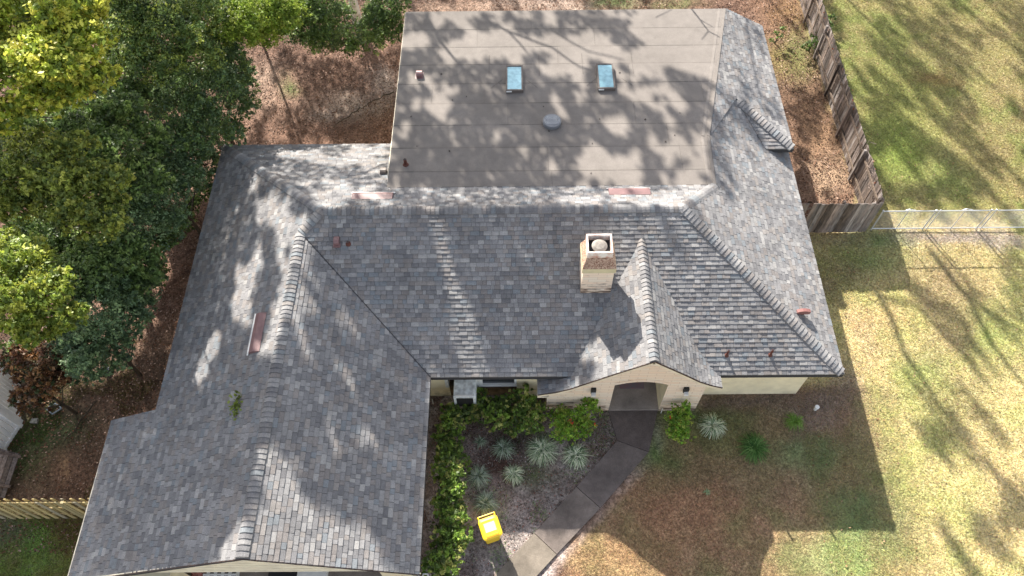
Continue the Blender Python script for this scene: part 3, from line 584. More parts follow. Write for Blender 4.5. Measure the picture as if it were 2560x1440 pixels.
def ground_colour(X, Y):
    X = np.asarray(X, float); Y = np.asarray(Y, float)
    wx = X + 1.1 * (fbm(N1, X * .9, Y * .9) - .5); wy = Y + 1.1 * (fbm(N2, X * .9, Y * .9) - .5)
    def sm(v, w_=.25): return np.clip(v / w_ + .5, 0, 1)
    n1 = fbm(N3, X * .5, Y * .5)[..., None]; n2 = fbm(N4, X * 1.7, Y * 1.7)[..., None]; n3 = fbm(N1, X * 5, Y * 5)[..., None]
    def mixc(a, b, t): return np.array(a) * (1 - t) + np.array(b) * t
    t1 = np.clip((n1 - .42) * 5, 0, 1); t2 = np.clip((n2 - .4) * 4, 0, 1); t3 = np.clip((n3 - .35) * 3, 0, 1)
    lawnA = mixc(mixc((.25, .225, .095), (.18, .20, .065), t1), (.28, .22, .12), t2 * .6)
    lawnB = mixc(mixc((.44, .37, .19), (.36, .35, .145), t1), (.49, .39, .22), t2 * .5)
    yard = mixc(mixc((.30, .19, .11), (.21, .19, .085), t1), (.33, .22, .14), t2 * .6)
    bed = mixc(mixc((.31, .24, .215), (.14, .095, .08), t1), (.50, .44, .42), t2 * t3 * .95)
    lit = mixc(mixc((.145, .085, .06), (.09, .05, .035), t1), (.21, .13, .095), t3 * .6)
    c = lit
    a = sm(wx - 13.95, .3)[..., None] * np.ones_like(n1); c = c * (1 - a) + lawnA * a
    a = (sm(X - 13.9, .1) * sm(Y - 17.7, 1.0))[..., None]; 
    b = (sm(17.9 - wy, 1.0) * sm(wx - 9.7, .6))[..., None]; c = c * (1 - b) + lawnB * b
    b = (sm(11.0 - Y, .3) * sm(wx - 1.5, .5) * sm(11.9 + .0 * X - wx, 1.2))[..., None]; c = c * (1 - b) + yard * b
    ln = (X - 4.4) * .72 - (Y - 8.7) * .69          # right of the walk
    b = (sm(11.0 - Y, .3) * sm(X + 3.2, .3) * sm(-ln + .3, .3) * sm(4.9 - X, .3))[..., None]; c = c * (1 - b) + bed * b
    b = (sm(7.2 - wy, .8) * sm(-13.0 - X, .5))[..., None]; c = c * (1 - b) + mixc((.14, .11, .05), (.10, .14, .04), t1) * b
    b = (sm(13.5 - wy, 2) * sm(wy - 6.6, .6) * sm(-12.5 - X + 2, 1))[..., None]; c = c * (1 - b) + mixc((.125, .08, .055), (.09, .06, .042), t1) * b
    px, py = pixv(wx, wy)
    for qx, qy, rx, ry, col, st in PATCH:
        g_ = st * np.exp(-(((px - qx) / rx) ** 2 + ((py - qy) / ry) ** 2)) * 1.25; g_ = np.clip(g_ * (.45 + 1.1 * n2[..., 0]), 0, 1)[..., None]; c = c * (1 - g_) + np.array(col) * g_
    return c * (.80 + .4 * n3)
gx = np.concatenate([[-400, -150, -60], np.arange(-30, 30.01, .16), [60, 150, 400]]); gy = np.concatenate([[-300, -80, -20], np.arange(0, 48.01, .16), [70, 150, 400]])
GX, GY = np.meshgrid(gx, gy); GZ = .05 * (fbm(N2, GX * .6, GY * .6) - .5) - .03 + .03 * (fbm(N3, GX * 3, GY * 3) - .5)
nx, ny = len(gx), len(gy); gme = bpy.data.meshes.new('ground'); idx = np.arange(nx * ny).reshape(ny, nx)
fq = np.stack([idx[:-1, :-1], idx[:-1, 1:], idx[1:, 1:], idx[1:, :-1]], -1).reshape(-1, 4)
gme.vertices.add(nx * ny); gme.vertices.foreach_set('co', np.stack([GX, GY, GZ], -1).astype(np.float32).ravel()); gme.loops.add(fq.size); gme.loops.foreach_set('vertex_index', fq.ravel().astype(np.int32))
gme.polygons.add(len(fq)); gme.polygons.foreach_set('loop_start', np.arange(0, fq.size, 4, dtype=np.int32)); gme.polygons.foreach_set('loop_total', np.full(len(fq), 4, np.int32))
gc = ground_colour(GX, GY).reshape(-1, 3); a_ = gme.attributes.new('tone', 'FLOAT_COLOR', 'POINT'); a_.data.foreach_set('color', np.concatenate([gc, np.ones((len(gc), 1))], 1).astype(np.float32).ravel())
gme.materials.append(M['ground']); gme.update(); gme.validate(); go = bpy.data.objects.new('ground', gme); COL.objects.link(go); tag(go, kind='structure', label='lawn, bare soil, mulch and leaf litter around the house')
# walkway slabs
SLABC = [(.125, .102, .095), (.155, .13, .12), (.185, .155, .138), (.20, .172, .14), (.20, .172, .14)]
pm = MB()
WALK = [[(1520, 1022), (1645, 1022), (1622, 1129), (1543, 1101)], [(1542.5, 1102), (1621, 1130), (1501, 1269), (1442, 1217)], [(1441, 1218), (1500, 1270), (1392, 1385), (1336, 1332)], [(1335, 1333), (1391, 1386), (1290, 1496), (1234, 1442)], [(1231, 1445), (1287, 1499), (1180, 1610), (1120, 1560)]]
for sl, sc_ in zip(WALK, SLABC):
    P = [at(*p_, .03)[:2] for p_ in sl]; pm.prism(ccw([tuple(p_) for p_ in P]), -.08, .035 + random.uniform(-.003, .004), sc_)
tag(pm.build('path', M['concrete']), kind='structure', label='stained concrete slab walkway from the porch')
pm = MB(); pm.prism([(-12.4, -6), (-3.6, -6), (-3.6, ygw + 1.55), (-12.4, ygw + 1.55)], -.1, .04); tag(pm.build('driveway', M['drive']), kind='structure', label='concrete driveway before the garage')
# ================================================================== scatter: grass blades and litter
def inside(X, Y):
    m = (X > XL + .4) & (X < XW - .5) & (Y > YG) & (Y < YB - .5) | (X > XW - .8) & (X < XR - .6) & (Y > yw) & (Y < 25.4) | (X > .98) & (X < 6.1) & (Y > 10.2) & (Y < 11) | (X > XJ + .4) & (X < XL + 1) & (Y > YG) & (Y < 8.9)
    m |= (X < -3.6) & (X > -12.5) & (Y < 4.8); return m
WP = [ccw([tuple(at(*p_)[:2]) for p_ in sl]) for sl in WALK]
def inpoly(X, Y, poly):
    r = np.ones_like(X, bool)
    for (ax, ay), (bx, by) in zip(poly, poly[1:] + poly[:1]): r &= (bx - ax) * (Y - ay) - (by - ay) * (X - ax) > -.02
    return r
def scatter(n, x0, x1, y0, y1, keep):
    X = rng.uniform(x0, x1, n); Y = rng.uniform(y0, y1, n); px, py = pixv(X, Y); k = (px > -60) & (px < 2620) & (py > -60) & (py < 1500) & ~inside(X, Y)
    for w_ in WP: k &= ~inpoly(X, Y, w_)
    k &= keep(X, Y, px, py); return X[k], Y[k]
def blades(name, X, Y, ln, wd, lift, label, colf=None):
    n = len(X); th = rng.uniform(0, 2 * PI, n); L_ = ln * rng.uniform(.5, 1.4, n); w_ = wd * rng.uniform(.6, 1.3, n); zl = lift * rng.uniform(.1, 1.3, n)
    d = np.stack([np.cos(th), np.sin(th)], -1); s_ = np.stack([-np.sin(th), np.cos(th)], -1); z0 = .05 * (fbm(N2, X * .6, Y * .6) - .5) - .028 + .03 * (fbm(N3, X * 3, Y * 3) - .5)
    b0 = np.concatenate([np.stack([X, Y], -1) + s_ * w_[:, None] / 2, z0[:, None]], 1); b1 = np.concatenate([np.stack([X, Y], -1) - s_ * w_[:, None] / 2, z0[:, None]], 1)
    t0 = np.concatenate([np.stack([X, Y], -1) + d * L_[:, None] - s_ * w_[:, None] * .2, (z0 + zl)[:, None]], 1); t1 = t0.copy(); t1[:, :2] += s_ * w_[:, None] * .4
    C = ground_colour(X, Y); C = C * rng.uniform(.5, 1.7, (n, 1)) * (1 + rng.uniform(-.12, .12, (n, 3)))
    if colf is not None: C = colf(C)
    o = quads(name, np.stack([b0, b1, t0, t1], 1), np.clip(C, 0, 1), M['grass']); return tag(o, label, 'grass', kind='stuff')
X, Y = scatter(330000, 9, 26, 3, 33, lambda X, Y, px, py: (X > 13.95) | (Y < 17.6) & (X > 9.6))
blades('lawn_grass', X, Y, .075, .016, .035, 'dry olive and straw coloured lawn grass right of the house', lambda C: C * np.array([1.12, 1.10, .95]))
X, Y = scatter(120000, 1, 13, 3, 11, lambda X, Y, px, py: ((X - 4.4) * .72 - (Y - 8.7) * .69 > .35) & (rng.random(len(X)) < .25 + .75 * fbm(N4, X * 1.3, Y * 1.3)))
blades('front_yard_grass', X, Y, .07, .014, .03, 'thin patchy brown and green grass of the front yard')
X, Y = scatter(70000, -20, -12, 3, 13, lambda X, Y, px, py: (fbm(N4, X * .8, Y * .8) > .5) | (py > 1290))
blades('side_yard_grass', X, Y, .09, .02, .05, 'patchy green grass at the left side yard', lambda C: C * np.array([1.05, 1.25, .8]))
X, Y = scatter(15000, -3, 4, 4, 10.6, lambda X, Y, px, py: (fbm(N3, X * 1.5, Y * 1.5) > .56) & ((X - 4.4) * .72 - (Y - 8.7) * .69 < -.6))
blades('bed_weeds', X, Y, .06, .015, .03, 'sparse weeds in the mulch bed', lambda C: C * np.array([.8, 1.3, .6]))
def litter(name, n, x0, x1, y0, y1, keep, pal, label, size=.075):
    X, Y = scatter(n, x0, x1, y0, y1, keep); m = len(X); z = rng.uniform(.0, .05, m)
    C3 = np.stack([X, Y, z], -1); V = leaf_quads(C3, size, up=1.6, asp=.6); pal = np.array(pal); C = pal[rng.integers(0, len(pal), m)] * rng.uniform(.6, 1.35, (m, 1)); o = quads(name, V, C, M['leaf_dry']); return tag(o, label, 'leaves', kind='stuff')
PL = [(.17, .09, .06), (.12, .058, .036), (.23, .145, .10), (.075, .038, .025), (.34, .24, .19), (.15, .07, .04)]
litter('leaf_litter', 190000, -24, 14, 5.5, 33, lambda X, Y, px, py: ((X < 13.8) & (Y > 18) | (X < -10)) & (rng.random(len(X)) < .35 + 1.1 * (fbm(N3, X * .7, Y * .7) - .2)), PL, 'brown fallen leaves over the soil behind and beside the house')
litter('mulch_litter', 13000, -3.2, 4.5, 4, 10.7, lambda X, Y, px, py: ((X - 4.4) * .72 - (Y - 8.7) * .69 < -.7) & (fbm(N3, X * 1.5 + 9, Y * 1.5) > .38), [(.10, .06, .05), (.22, .09, .065), (.26, .23, .215), (.035, .025, .02), (.34, .30, .28)], 'dark mulch and leaf bits in the front bed', .05)
litter('lawn_litter', 2600, 9.5, 25, 4, 32, lambda X, Y, px, py: (X > 14) | (Y < 17.6), [(.20, .11, .06), (.30, .20, .12)], 'scattered brown leaves over the lawn', .07)
# ================================================================== fences
def wood_tone(): k = random.uniform(.55, 1.5); b = random.choice([(.145, .115, .10), (.12, .10, .092), (.17, .15, .14), (.10, .078, .065)]); return tuple(x * k for x in b)
def board_fence(name, label, a, b, h, nails=True, rails_side=1, gaps=(), bw=.145, seed=1, bright=1):
    rr = random.Random(seed); a = Vector((*a, 0)); b = Vector((*b, 0)); d = (b - a).normalized(); L_ = (b - a).length; nrm = Vector((-d.y, d.x, 0)) * rails_side
    root = empty(name, (*((a + b) / 2).xy, 0), label, 'fence'); mb = MB(); t = 0; i = 0
    while t < L_:
        ti = rr.uniform(-.005, .005); hh = h + rr.uniform(-.05, .03); ww = bw + rr.uniform(-.002, .010)
        if not any(g0 < t < g1 for g0, g1 in gaps):
            p = a + d * (t + bw / 2); q_ = p + d * ti; c, off = tuple(v_ * bright for v_ in wood_tone()), rr.uniform(-.02, .015)
            pts = []
            for P, z in ((p, 0.0), (q_, hh)):
                for s1, s2 in ((-1, -1), (1, -1), (1, 1), (-1, 1)): v = P + d * (s1 * ww / 2) + nrm * (s2 * .009 + off - .02); pts.append((v.x, v.y, z))
            mb.faces(pts, [(3, 2, 1, 0), (4, 5, 6, 7), (0, 1, 5, 4), (1, 2, 6, 5), (2, 3, 7, 6), (3, 0, 4, 7)], c)
        t += bw; i += 1
    mb.build('boards', M['old_wood'], root)
    for z in (.42, h - .38):
        rl = MB(); p, q_ = a + nrm * .03, b + nrm * .03; rl.beam((p.x, p.y, z), (q_.x, q_.y, z), .05, .085, col=(.15, .115, .09)); rl.build('rail', M['old_wood'], root)
    t = .1
    while t < L_:
        p = a + d * t + nrm * .09; po = MB(); po.box((p.x - .05, p.y - .05, 0), (p.x + .05, p.y + .05, h - .02), wood_tone(), rz=math.atan2(d.y, d.x)); po.build('post', M['old_wood'], root); t += 2.4
    return root
FX, FY = 13.72, 17.60
fb = at(2000, 0)
board_fence('board_fence', 'long weathered wooden board fence running back between leafy strip and green lawn', (FX + .05, FY + .1), (14.0, 42), 1.83, rails_side=1, seed=3, bright=1.25)
board_fence('board_fence', 'short weathered board fence with a hole between house corner and wire fence', (XR - .4, FY), (FX, FY), 1.83, rails_side=1, gaps=((1.13, 1.28),), seed=8, bright=1.5)
# broken half board in the hole
p0_ = at(2070, 582); p1_ = at(2085, 545); 
# chain link fence
cl = empty('chain_link_fence', (17.5, FY + .05, 0), 'galvanised chain link fence crossing the right lawn', 'fence'); y0 = FY + .07; HC = 1.22; xe = 27.0; x0c = 13.98
posts = [(13.98, .03), (16.0, .03), (16.16, .022), (18.1, .03), (18.28, .026), (21.0, .03), (24.0, .03)]
for x, r in posts:
    mb = MB(); mb.tube([(x, y0, 0), (x, y0, HC)], r, 10); mb.lathe([(r * 1.3, 0), (r * 1.2, .03), (.004, .05)], (x, y0, HC - .005), 10); mb.build('post', M['galv'], cl)
for x in (14.95, 17.1):
    mb = MB(); mb.tube([(x, y0, 0), (x, y0, HC)], .017, 8); mb.tube([(x - .12, y0, HC + .03), (x, y0 + .0, HC + .09), (x + .25, y0, HC + .03)], .014, 6); mb.build('gate_bar', M['galv'], cl)
for z in (.08, HC - .02):
    mb = MB(); mb.tube([(x0c, y0, z), (xe, y0, z)], .021, 10); mb.build('rail', M['galv'], cl)
mb = MB(); s_ = .085; h0, h1 = .1, HC - .04; hh = h1 - h0
def wire(a, b): mb.beam(a, b, .0040, .0040, up=(0, 1, .001))
xx = x0c - hh
while xx < xe:
    for sgn in (1, -1):
        xa, xb = (xx, xx + hh) if sgn == 1 else (xx + hh, xx); za, zb = h0, h1
        lo, hi = x0c, xe
        def cl_(x_): return min(max(x_, lo), hi)
        ta = (cl_(xa) - xa) / (xb - xa); tb = (cl_(xb) - xa) / (xb - xa)
        if abs(tb - ta) > .02: wire((cl_(xa), y0 + sgn * .003, za + ta * hh), (cl_(xb), y0 + sgn * .003, za + tb * hh))
    xx += s_
mb.build('wire_mesh', M['wire'], cl)
# new shadowbox picket fence at left
pk = empty('picket_fence', (-15.5, 6.65, 0), 'new pale pine shadowbox picket fence meeting the roof at the left', 'fence'); bds = MB()
x = -20.0; i = 0
while x < -11.2:
    c = random.choice([(.44, .35, .17), (.38, .32, .18), (.50, .40, .20), (.33, .29, .21)]); k = random.uniform(.85, 1.1); c = tuple(v * k for v in c); yo = 6.65 + (.045 if i % 2 else -.065)
    hh = 1.80 + random.uniform(-.02, .02); w_ = .14
    P = [(x, yo, 0), (x + w_, yo, 0), (x + w_, yo, hh - .05), (x + w_ - .035, yo, hh), (x + .035, yo, hh), (x, yo, hh - .05)]; P2 = [(a, b + .019, c_) for a, b, c_ in P]; n = 6
    bds.faces(P + P2, [tuple(range(n)), tuple(range(n, 2 * n))[::-1]] + [(j, n + j, n + (j + 1) % n, (j + 1) % n) for j in range(n)], c); x += .143; i += 1
bds.build('pickets', M['new_wood'], pk)
for z in (.3, 1.0, 1.55): rl = MB(); rl.beam((-20, 6.65, z), (-11.2, 6.65, z), .04, .085, col=(.36, .29, .16)); rl.build('rail', M['new_wood'], pk)
for x in (-18.6, -16.2, -13.8): po = MB(); po.box((x, 6.57, 0), (x + .09, 6.66, 1.75), (.36, .30, .17)); po.build('post', M['new_wood'], pk)
# white vinyl fence far left
def vinyl(name, label, a, b, h):
    a = Vector((*a, 0)); b = Vector((*b, 0)); root = empty(name, (*((a + b) / 2).xy, 0), label, 'fence'); m_ = MB(); d = (b - a).normalized(); L_ = (b - a).length; t = 0
    while t < L_ - .05:
        p = a + d * t; q_ = a + d * min(L_, t + .16); m_.beam((p.x, p.y, h / 2), (q_.x - d.x * .006, q_.y - d.y * .006, h / 2), .03, h); t += .17
    m_.build('panel', M['vinyl'], root)
    for z in (.12, h): m_ = MB(); m_.beam((a.x, a.y, z), (b.x, b.y, z), .06, .10); m_.build('rail', M['vinyl'], root)
    for p in (a, b): m_ = MB(); m_.box((p.x - .065, p.y - .065, 0), (p.x + .065, p.y + .065, h + .08)); m_.box((p.x - .08, p.y - .08, h + .08), (p.x + .08, p.y + .08, h + .12), bev=.02); m_.build('post', M['vinyl'], root)
    return root
c_ = at(52, 1066); e_ = at(12, 1128); g_ = at(50, 935)
vinyl('vinyl_fence', 'white vinyl fence panel at left edge above the old wooden panel', c_[:2], e_[:2], 1.83)
vinyl('vinyl_fence', 'white vinyl fence panel half hidden behind the brown leaved shrub', c_[:2] + np.array([-.05, .16]), g_[:2], 1.83)
# old wooden panel
op = empty('old_wood_panel', tuple(at(15, 1180)), 'dark weathered wooden gate panel lying by white fence', 'gate panel'); m_ = MB()
A0, A1, B0, B1 = [Vector(at(*q_, z)) for q_, z in (((-60, 1105), .45), ((50, 1135), .45), ((-95, 1235), .10), ((12, 1245), .10))]
for i in range(9):
    t0, t1 = i / 9, (i + .9) / 9; P = [A0.lerp(A1, t0), A0.lerp(A1, t1), B0.lerp(B1, t1), B0.lerp(B1, t0)]; Pb = [p - Vector((0, 0, .025)) for p in P]; m_.faces(P + Pb, [(3, 2, 1, 0), (4, 5, 6, 7), (0, 1, 5, 4), (1, 2, 6, 5), (2, 3, 7, 6), (3, 0, 4, 7)], wood_tone())
m_.build('boards', M['old_wood'], op)
for t in (.08, .75): m_ = MB(); p, q_ = A0.lerp(B0, t), A1.lerp(B1, t); m_.beam(p + Vector((0, 0, .03)), q_ + Vector((.08, 0, .03)), .09, .045, col=(.12, .09, .075)); m_.build('crossbar', M['old_wood'], op)
# ================================================================== small yard things
bn = empty('wheeled_bin', (-.86, 5.97, 0), 'yellow wheeled bin with faded lid label beside the hedge', 'bin')
def rrect(w_, d_, r, n=4):
    P = []
    for cx, cy, a0 in ((w_ / 2 - r, d_ / 2 - r, 0), (-w_ / 2 + r, d_ / 2 - r, PI / 2), (-w_ / 2 + r, -d_ / 2 + r, PI), (w_ / 2 - r, -d_ / 2 + r, 1.5 * PI)):
        for k in range(n + 1): a = a0 + k * PI / 2 / n; P.append((cx + r * math.cos(a), cy + r * math.sin(a)))
    return P
def loft(rings):
    m_ = MB(); n = len(rings[0][0]); P = []
    for ring, z in rings: P += [(x, y, z) for x, y in ring]
    m_.faces(P, [(r * n + i, r * n + (i + 1) % n, (r + 1) * n + (i + 1) % n, (r + 1) * n + i) for r in range(len(rings) - 1) for i in range(n)] + [tuple(range((len(rings) - 1) * n, len(rings) * n)), tuple(range(n))[::-1]]); return m_
def rotp(m_, a, off): 
    c, s_ = math.cos(a), math.sin(a); m_.v = [(off[0] + x * c - y * s_, off[1] + x * s_ + y * c, z) for x, y, z in m_.v]; return m_
BR = math.radians(19)
def sh(P, dx, dy): return [(x + dx, y + dy) for x, y in P]
rotp(loft([(rrect(.44, .46, .05), .04), (rrect(.56, .62, .07), .93), (rrect(.60, .66, .08), .94), (rrect(.60, .66, .08), .97)]), BR, (-.86, 5.97)).build('body', M['bin'], bn)
lid = rotp(loft([(sh(rrect(.62, .66, .10), 0, -.01), .972), (sh(rrect(.62, .66, .10), 0, -.01), .995), (sh(rrect(.56, .58, .09), 0, -.01), 1.02), (sh(rrect(.47, .45, .07), 0, -.0), 1.035), (sh(rrect(.45, .43, .06), 0, -.0), 1.022)]), BR, (-.86, 5.97)).build('lid', M['bin'], bn)
m_ = MB(); m_.box((-.17, -.13, 1.023), (.17, .15, 1.03)); rotp(m_, BR, (-.86, 5.97)).build('lid_label', M['bin_label'], lid)
m_ = MB(); m_.box((-.2, -.29, 1.005), (.2, -.25, 1.03)); rotp(m_, BR, (-.86, 5.97)).build('lid_grip', mat('darker_yellow', (.55, .24, .01), .5), lid)
m_ = MB(); m_.tube([(-.27, .41, .95), (.27, .41, .95)], .016, 8); m_.tube([(-.25, .30, .95), (-.27, .42, .95)], .022, 6); m_.tube([(.25, .30, .95), (.27, .42, .95)], .022, 6); rotp(m_, BR, (-.86, 5.97)).build('handle', M['bin'], bn)
for sx in (-.27, .22): m_ = MB(); m_.tube([(sx, .30, .10), (sx + .05, .30, .10)], .10, 16); rotp(m_, BR, (-.86, 5.97)).build('wheel', M['black'], bn)
p = at(2040, 1021, .1); m_ = MB(); m_.lathe([(.055, -.1), (.055, .08), (.075, .09), (.075, .14), (.06, .15)], p, 20); tag(m_.build('cleanout_pipe', M['white']), 'short white capped pipe standing in the front lawn', 'pipe')
p = at(1652, 1033); m_ = MB(); m_.tube([(p[0], p[1], 0), (p[0] + .03, p[1] + .06, .28)], .012, 8); tag(m_.build('plastic_stake', M['white']), 'thin white stake beside right foot of porch wall', 'stake')
p = at(1083, 1010); m_ = MB(); m_.tube([(p[0], p[1], 0), (p[0] - .01, p[1] + .05, .3)], .012, 8); tag(m_.build('plastic_stake', M['white']), 'thin white stake in dark corner behind the hedge', 'stake')
p = at(266, 928); m_ = MB(); m_.prism([(p[0] - .25, p[1] - .1), (p[0] + .2, p[1] - .14), (p[0] + .24, p[1] + .12), (p[0] - .18, p[1] + .15)], -.02, .06); tag(m_.build('flagstone', mat('slate', (.11, .12, .14), .7, noise=(5, .7, 1.2, 4))), 'flat grey slab on soil below the dark shrub', 'stone')
p = at(88, 1054); m_ = MB(); m_.prism([(p[0] - .13, p[1] - .07), (p[0] + .12, p[1] - .09), (p[0] + .1, p[1] + .1), (p[0] - .11, p[1] + .08)], 0, .08); tag(m_.build('paver', mat('pale_paver', (.30, .30, .27), .9, noise=(9, .6, 1.2, 5))), 'small pale broken paver near the vinyl fence', 'paver')
p = at(135, 1030); m_ = MB()
for (a, b) in (((-.28, .1), (0, -.1)), ((0, -.1), (.26, .12)), ((.26, .12), (-.02, .30)), ((-.02, .30), (-.28, .1))): m_.beam((p[0] + a[0], p[1] + a[1], .05), (p[0] + b[0], p[1] + b[1], .05), .04, .05)
tag(m_.build('discarded_frame', mat('dull_blue_grey_metal', (.20, .24, .27), .5)), 'grey metal frame discarded under the brown shrub', 'frame')
# things before the garage
GY = .42
t = empty('step_ladder', (-9.1, 4.42, 0), 'folded white step ladder against the garage', 'ladder')
for yy in (4.30, 4.42):
    m_ = MB(); m_.box((-9.55, yy, .45), (-8.55, yy + .05, .50)); m_.build('rail', M['white'], t)
m_ = MB(); m_.box((-9.5, 4.2, .35), (-8.6, 4.58, .44)); m_.build('tray', M['dark'], t)
for k in range(4): m_ = MB(); m_.box((-9.45 + .22 * k, 4.22, .46), (-9.35 + .22 * k, 4.56, .49)); m_.build('step', M['white'], t)
for sx in (-9.5, -8.65):
    m_ = MB(); m_.box((sx, 4.25, .04), (sx + .05, 4.5, .35)); m_.build('leg', M['white'], t)
t.location.y += .42
def blob(name, label, cat, c, r, m, sub=3, amp=.18, seed=1):
    bm = bmesh.new(); bmesh.ops.create_icosphere(bm, subdivisions=sub, radius=1); rr = VN(seed)
    for v in bm.verts:
        k = 1 + amp * (float(fbm(rr, v.co.x * 2 + 5 + v.co.z, v.co.y * 2 + 5 + v.co.z * 2)) - .5) * 2; v.co = Vector((v.co.x * r[0] * k, v.co.y * r[1] * k, v.co.z * r[2] * k))
    me = bpy.data.meshes.new(name); bm.to_mesh(me); bm.free(); me.materials.append(m); o = bpy.data.objects.new(name, me); COL.objects.link(o); o.location = c
    return tag(o, label, cat)
blob('cloth_bundle', 'crumpled red brown cloth bundle beside the ladder', 'bundle', (-9.75, 4.86, .28), (.24, .24, .26), mat('red_brown_cloth', (.25, .10, .08), .9, noise=(14, .5, 1.4, 4), bump=(12, 1, .05)), amp=.4)
t = empty('power_washer', (-7.3, 4.35, 0), 'black and silver machine with hose in front of the garage', 'machine')
m_ = MB(); m_.box((-7.6, 4.25, .05), (-6.7, 4.6, .42), bev=.03); m_.build('body', M['dark'], t)
m_ = MB(); m_.tube([(-8.1, 4.55, .4), (-8.0, 4.68, .42), (-7.9, 4.55, .42), (-8.0, 4.5, .4), (-7.75, 4.66, .45), (-7.65, 4.55, .45)], .025, 8); m_.build('hose', M['galv'], t)
m_ = MB(); m_.box((-6.7, 4.3, .3), (-5.8, 4.62, .5), bev=.02); m_.build('tray', M['white'], t)
m_ = MB(); m_.box((-6.35, 4.62, .35), (-6.15, 4.72, .5), bev=.01); m_.build('latch', M['galv'], t)
for sx in (-7.5, -6.8): m_ = MB(); m_.tube([(sx, 4.2, .1), (sx + .06, 4.2, .1)], .1, 14); m_.build('wheel', M['black'], t)
t.location.y += .34
p = Vector((-2.62, 4.25, 2.15)); m_ = MB(); 
for a, b in (((-.07, -.15), (.07, -.15)), ((.07, -.15), (.07, .15)), ((.07, .15), (-.07, .15)), ((-.07, .15), (-.07, -.15))): m_.beam((p.x + a[0], p.y + a[1], p.z), (p.x + b[0], p.y + b[1], p.z), .025, .03)
m_.beam((p.x - .07, p.y, p.z), (p.x - .2, p.y + .1, p.z + .2), .03, .03); m_.build('gutter_bracket', M['white'], house)
# ================================================================== plants
def tuft(name, label, c, r, n, cols, group=None, wd=.030, hgt=.32):
    C = np.array([c[0], c[1], 0]); segs = 5; th = rng.uniform(0, 2 * PI, n); rr = r * rng.uniform(.55, 1.1, n); hh = hgt * rng.uniform(.5, 1.2, n); base = rng.normal(size=(n, 2)) * r * .12; V = []; Cc = []
    cols = np.array(cols); cc = cols[rng.integers(0, len(cols), n)] * rng.uniform(.7, 1.25, (n, 1)); bend = rng.normal(size=n) * .25
    d = np.stack([np.cos(th), np.sin(th)], -1); s_ = np.stack([-np.sin(th), np.cos(th)], -1); prev = None
    for k in range(segs + 1):
        t = k / segs; xy = C[:2] + base * (1 - t) + d * (rr * (t ** 1.15))[:, None] + s_ * (bend * rr * t * t)[:, None]; z = hh * (1.55 * t - 1.4 * t * t) * 1.8 + .01; w_ = wd * (1 - .8 * t) * np.ones(n)
        L_ = np.concatenate([xy - s_ * w_[:, None] / 2, z[:, None]], 1); R_ = np.concatenate([xy + s_ * w_[:, None] / 2, z[:, None]], 1)
        if prev: V.append(np.stack([prev[0], prev[1], R_, L_], 1)); Cc.append(cc)
        prev = (L_, R_)
    root = empty(name, (c[0], c[1], 0), label, 'plant', group); quads('blades', np.concatenate(V), np.clip(np.concatenate(Cc), 0, 1), M['grass'], root); return root
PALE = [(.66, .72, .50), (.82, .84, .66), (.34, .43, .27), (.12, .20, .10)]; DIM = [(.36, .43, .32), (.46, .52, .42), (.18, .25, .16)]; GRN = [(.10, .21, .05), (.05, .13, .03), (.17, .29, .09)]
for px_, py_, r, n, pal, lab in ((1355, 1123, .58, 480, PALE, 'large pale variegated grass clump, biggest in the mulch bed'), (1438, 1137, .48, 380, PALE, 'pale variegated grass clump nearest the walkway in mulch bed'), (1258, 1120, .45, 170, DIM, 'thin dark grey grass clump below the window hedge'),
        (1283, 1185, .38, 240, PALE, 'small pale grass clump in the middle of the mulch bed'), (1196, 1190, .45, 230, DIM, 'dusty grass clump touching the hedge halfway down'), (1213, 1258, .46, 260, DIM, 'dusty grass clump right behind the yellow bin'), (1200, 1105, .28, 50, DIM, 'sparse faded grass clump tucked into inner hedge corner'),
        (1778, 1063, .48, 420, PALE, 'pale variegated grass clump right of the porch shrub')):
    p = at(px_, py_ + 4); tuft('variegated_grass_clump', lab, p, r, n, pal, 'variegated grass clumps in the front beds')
p = at(1882, 1122); tuft('green_grass_clump', 'dark green arching grass clump alone in front lawn', p, .56, 460, GRN, None, .026)
p = at(1983, 1058); tuft('green_grass_clump', 'smaller bright green grass clump near the white pipe', p, .38, 170, [(.16, .30, .05), (.22, .34, .08)], None, .026)
p = at(1766, 1230); tuft('weed', 'tiny pale weed in the brown front lawn', p, .14, 22, [(.35, .45, .25)], None, .04, .1)
GREEN = [(.085, .15, .03), (.12, .19, .04), (.06, .11, .025), (.15, .21, .05)]
BRIGHT = [(0.475, 0.537, 0.069), (0.338, 0.425, 0.056), (0.65, 0.663, 0.125), (0.2, 0.275, 0.044), (0.575, 0.55, 0.088)]
OLIVE = [(0.284, 0.338, 0.061), (0.203, 0.257, 0.054), (0.365, 0.392, 0.074), (0.135, 0.189, 0.047)]
DARK = [(0.127, 0.196, 0.057), (0.161, 0.253, 0.069), (0.081, 0.127, 0.046), (0.241, 0.333, 0.092)]
BLUEG = [(0.132, 0.207, 0.098), (0.178, 0.276, 0.127), (0.092, 0.149, 0.075), (0.241, 0.333, 0.149)]
BROWN = [(.22, .10, .04), (.14, .06, .03), (.28, .15, .06), (.06, .08, .03), (.10, .06, .03)]
LOBES = []
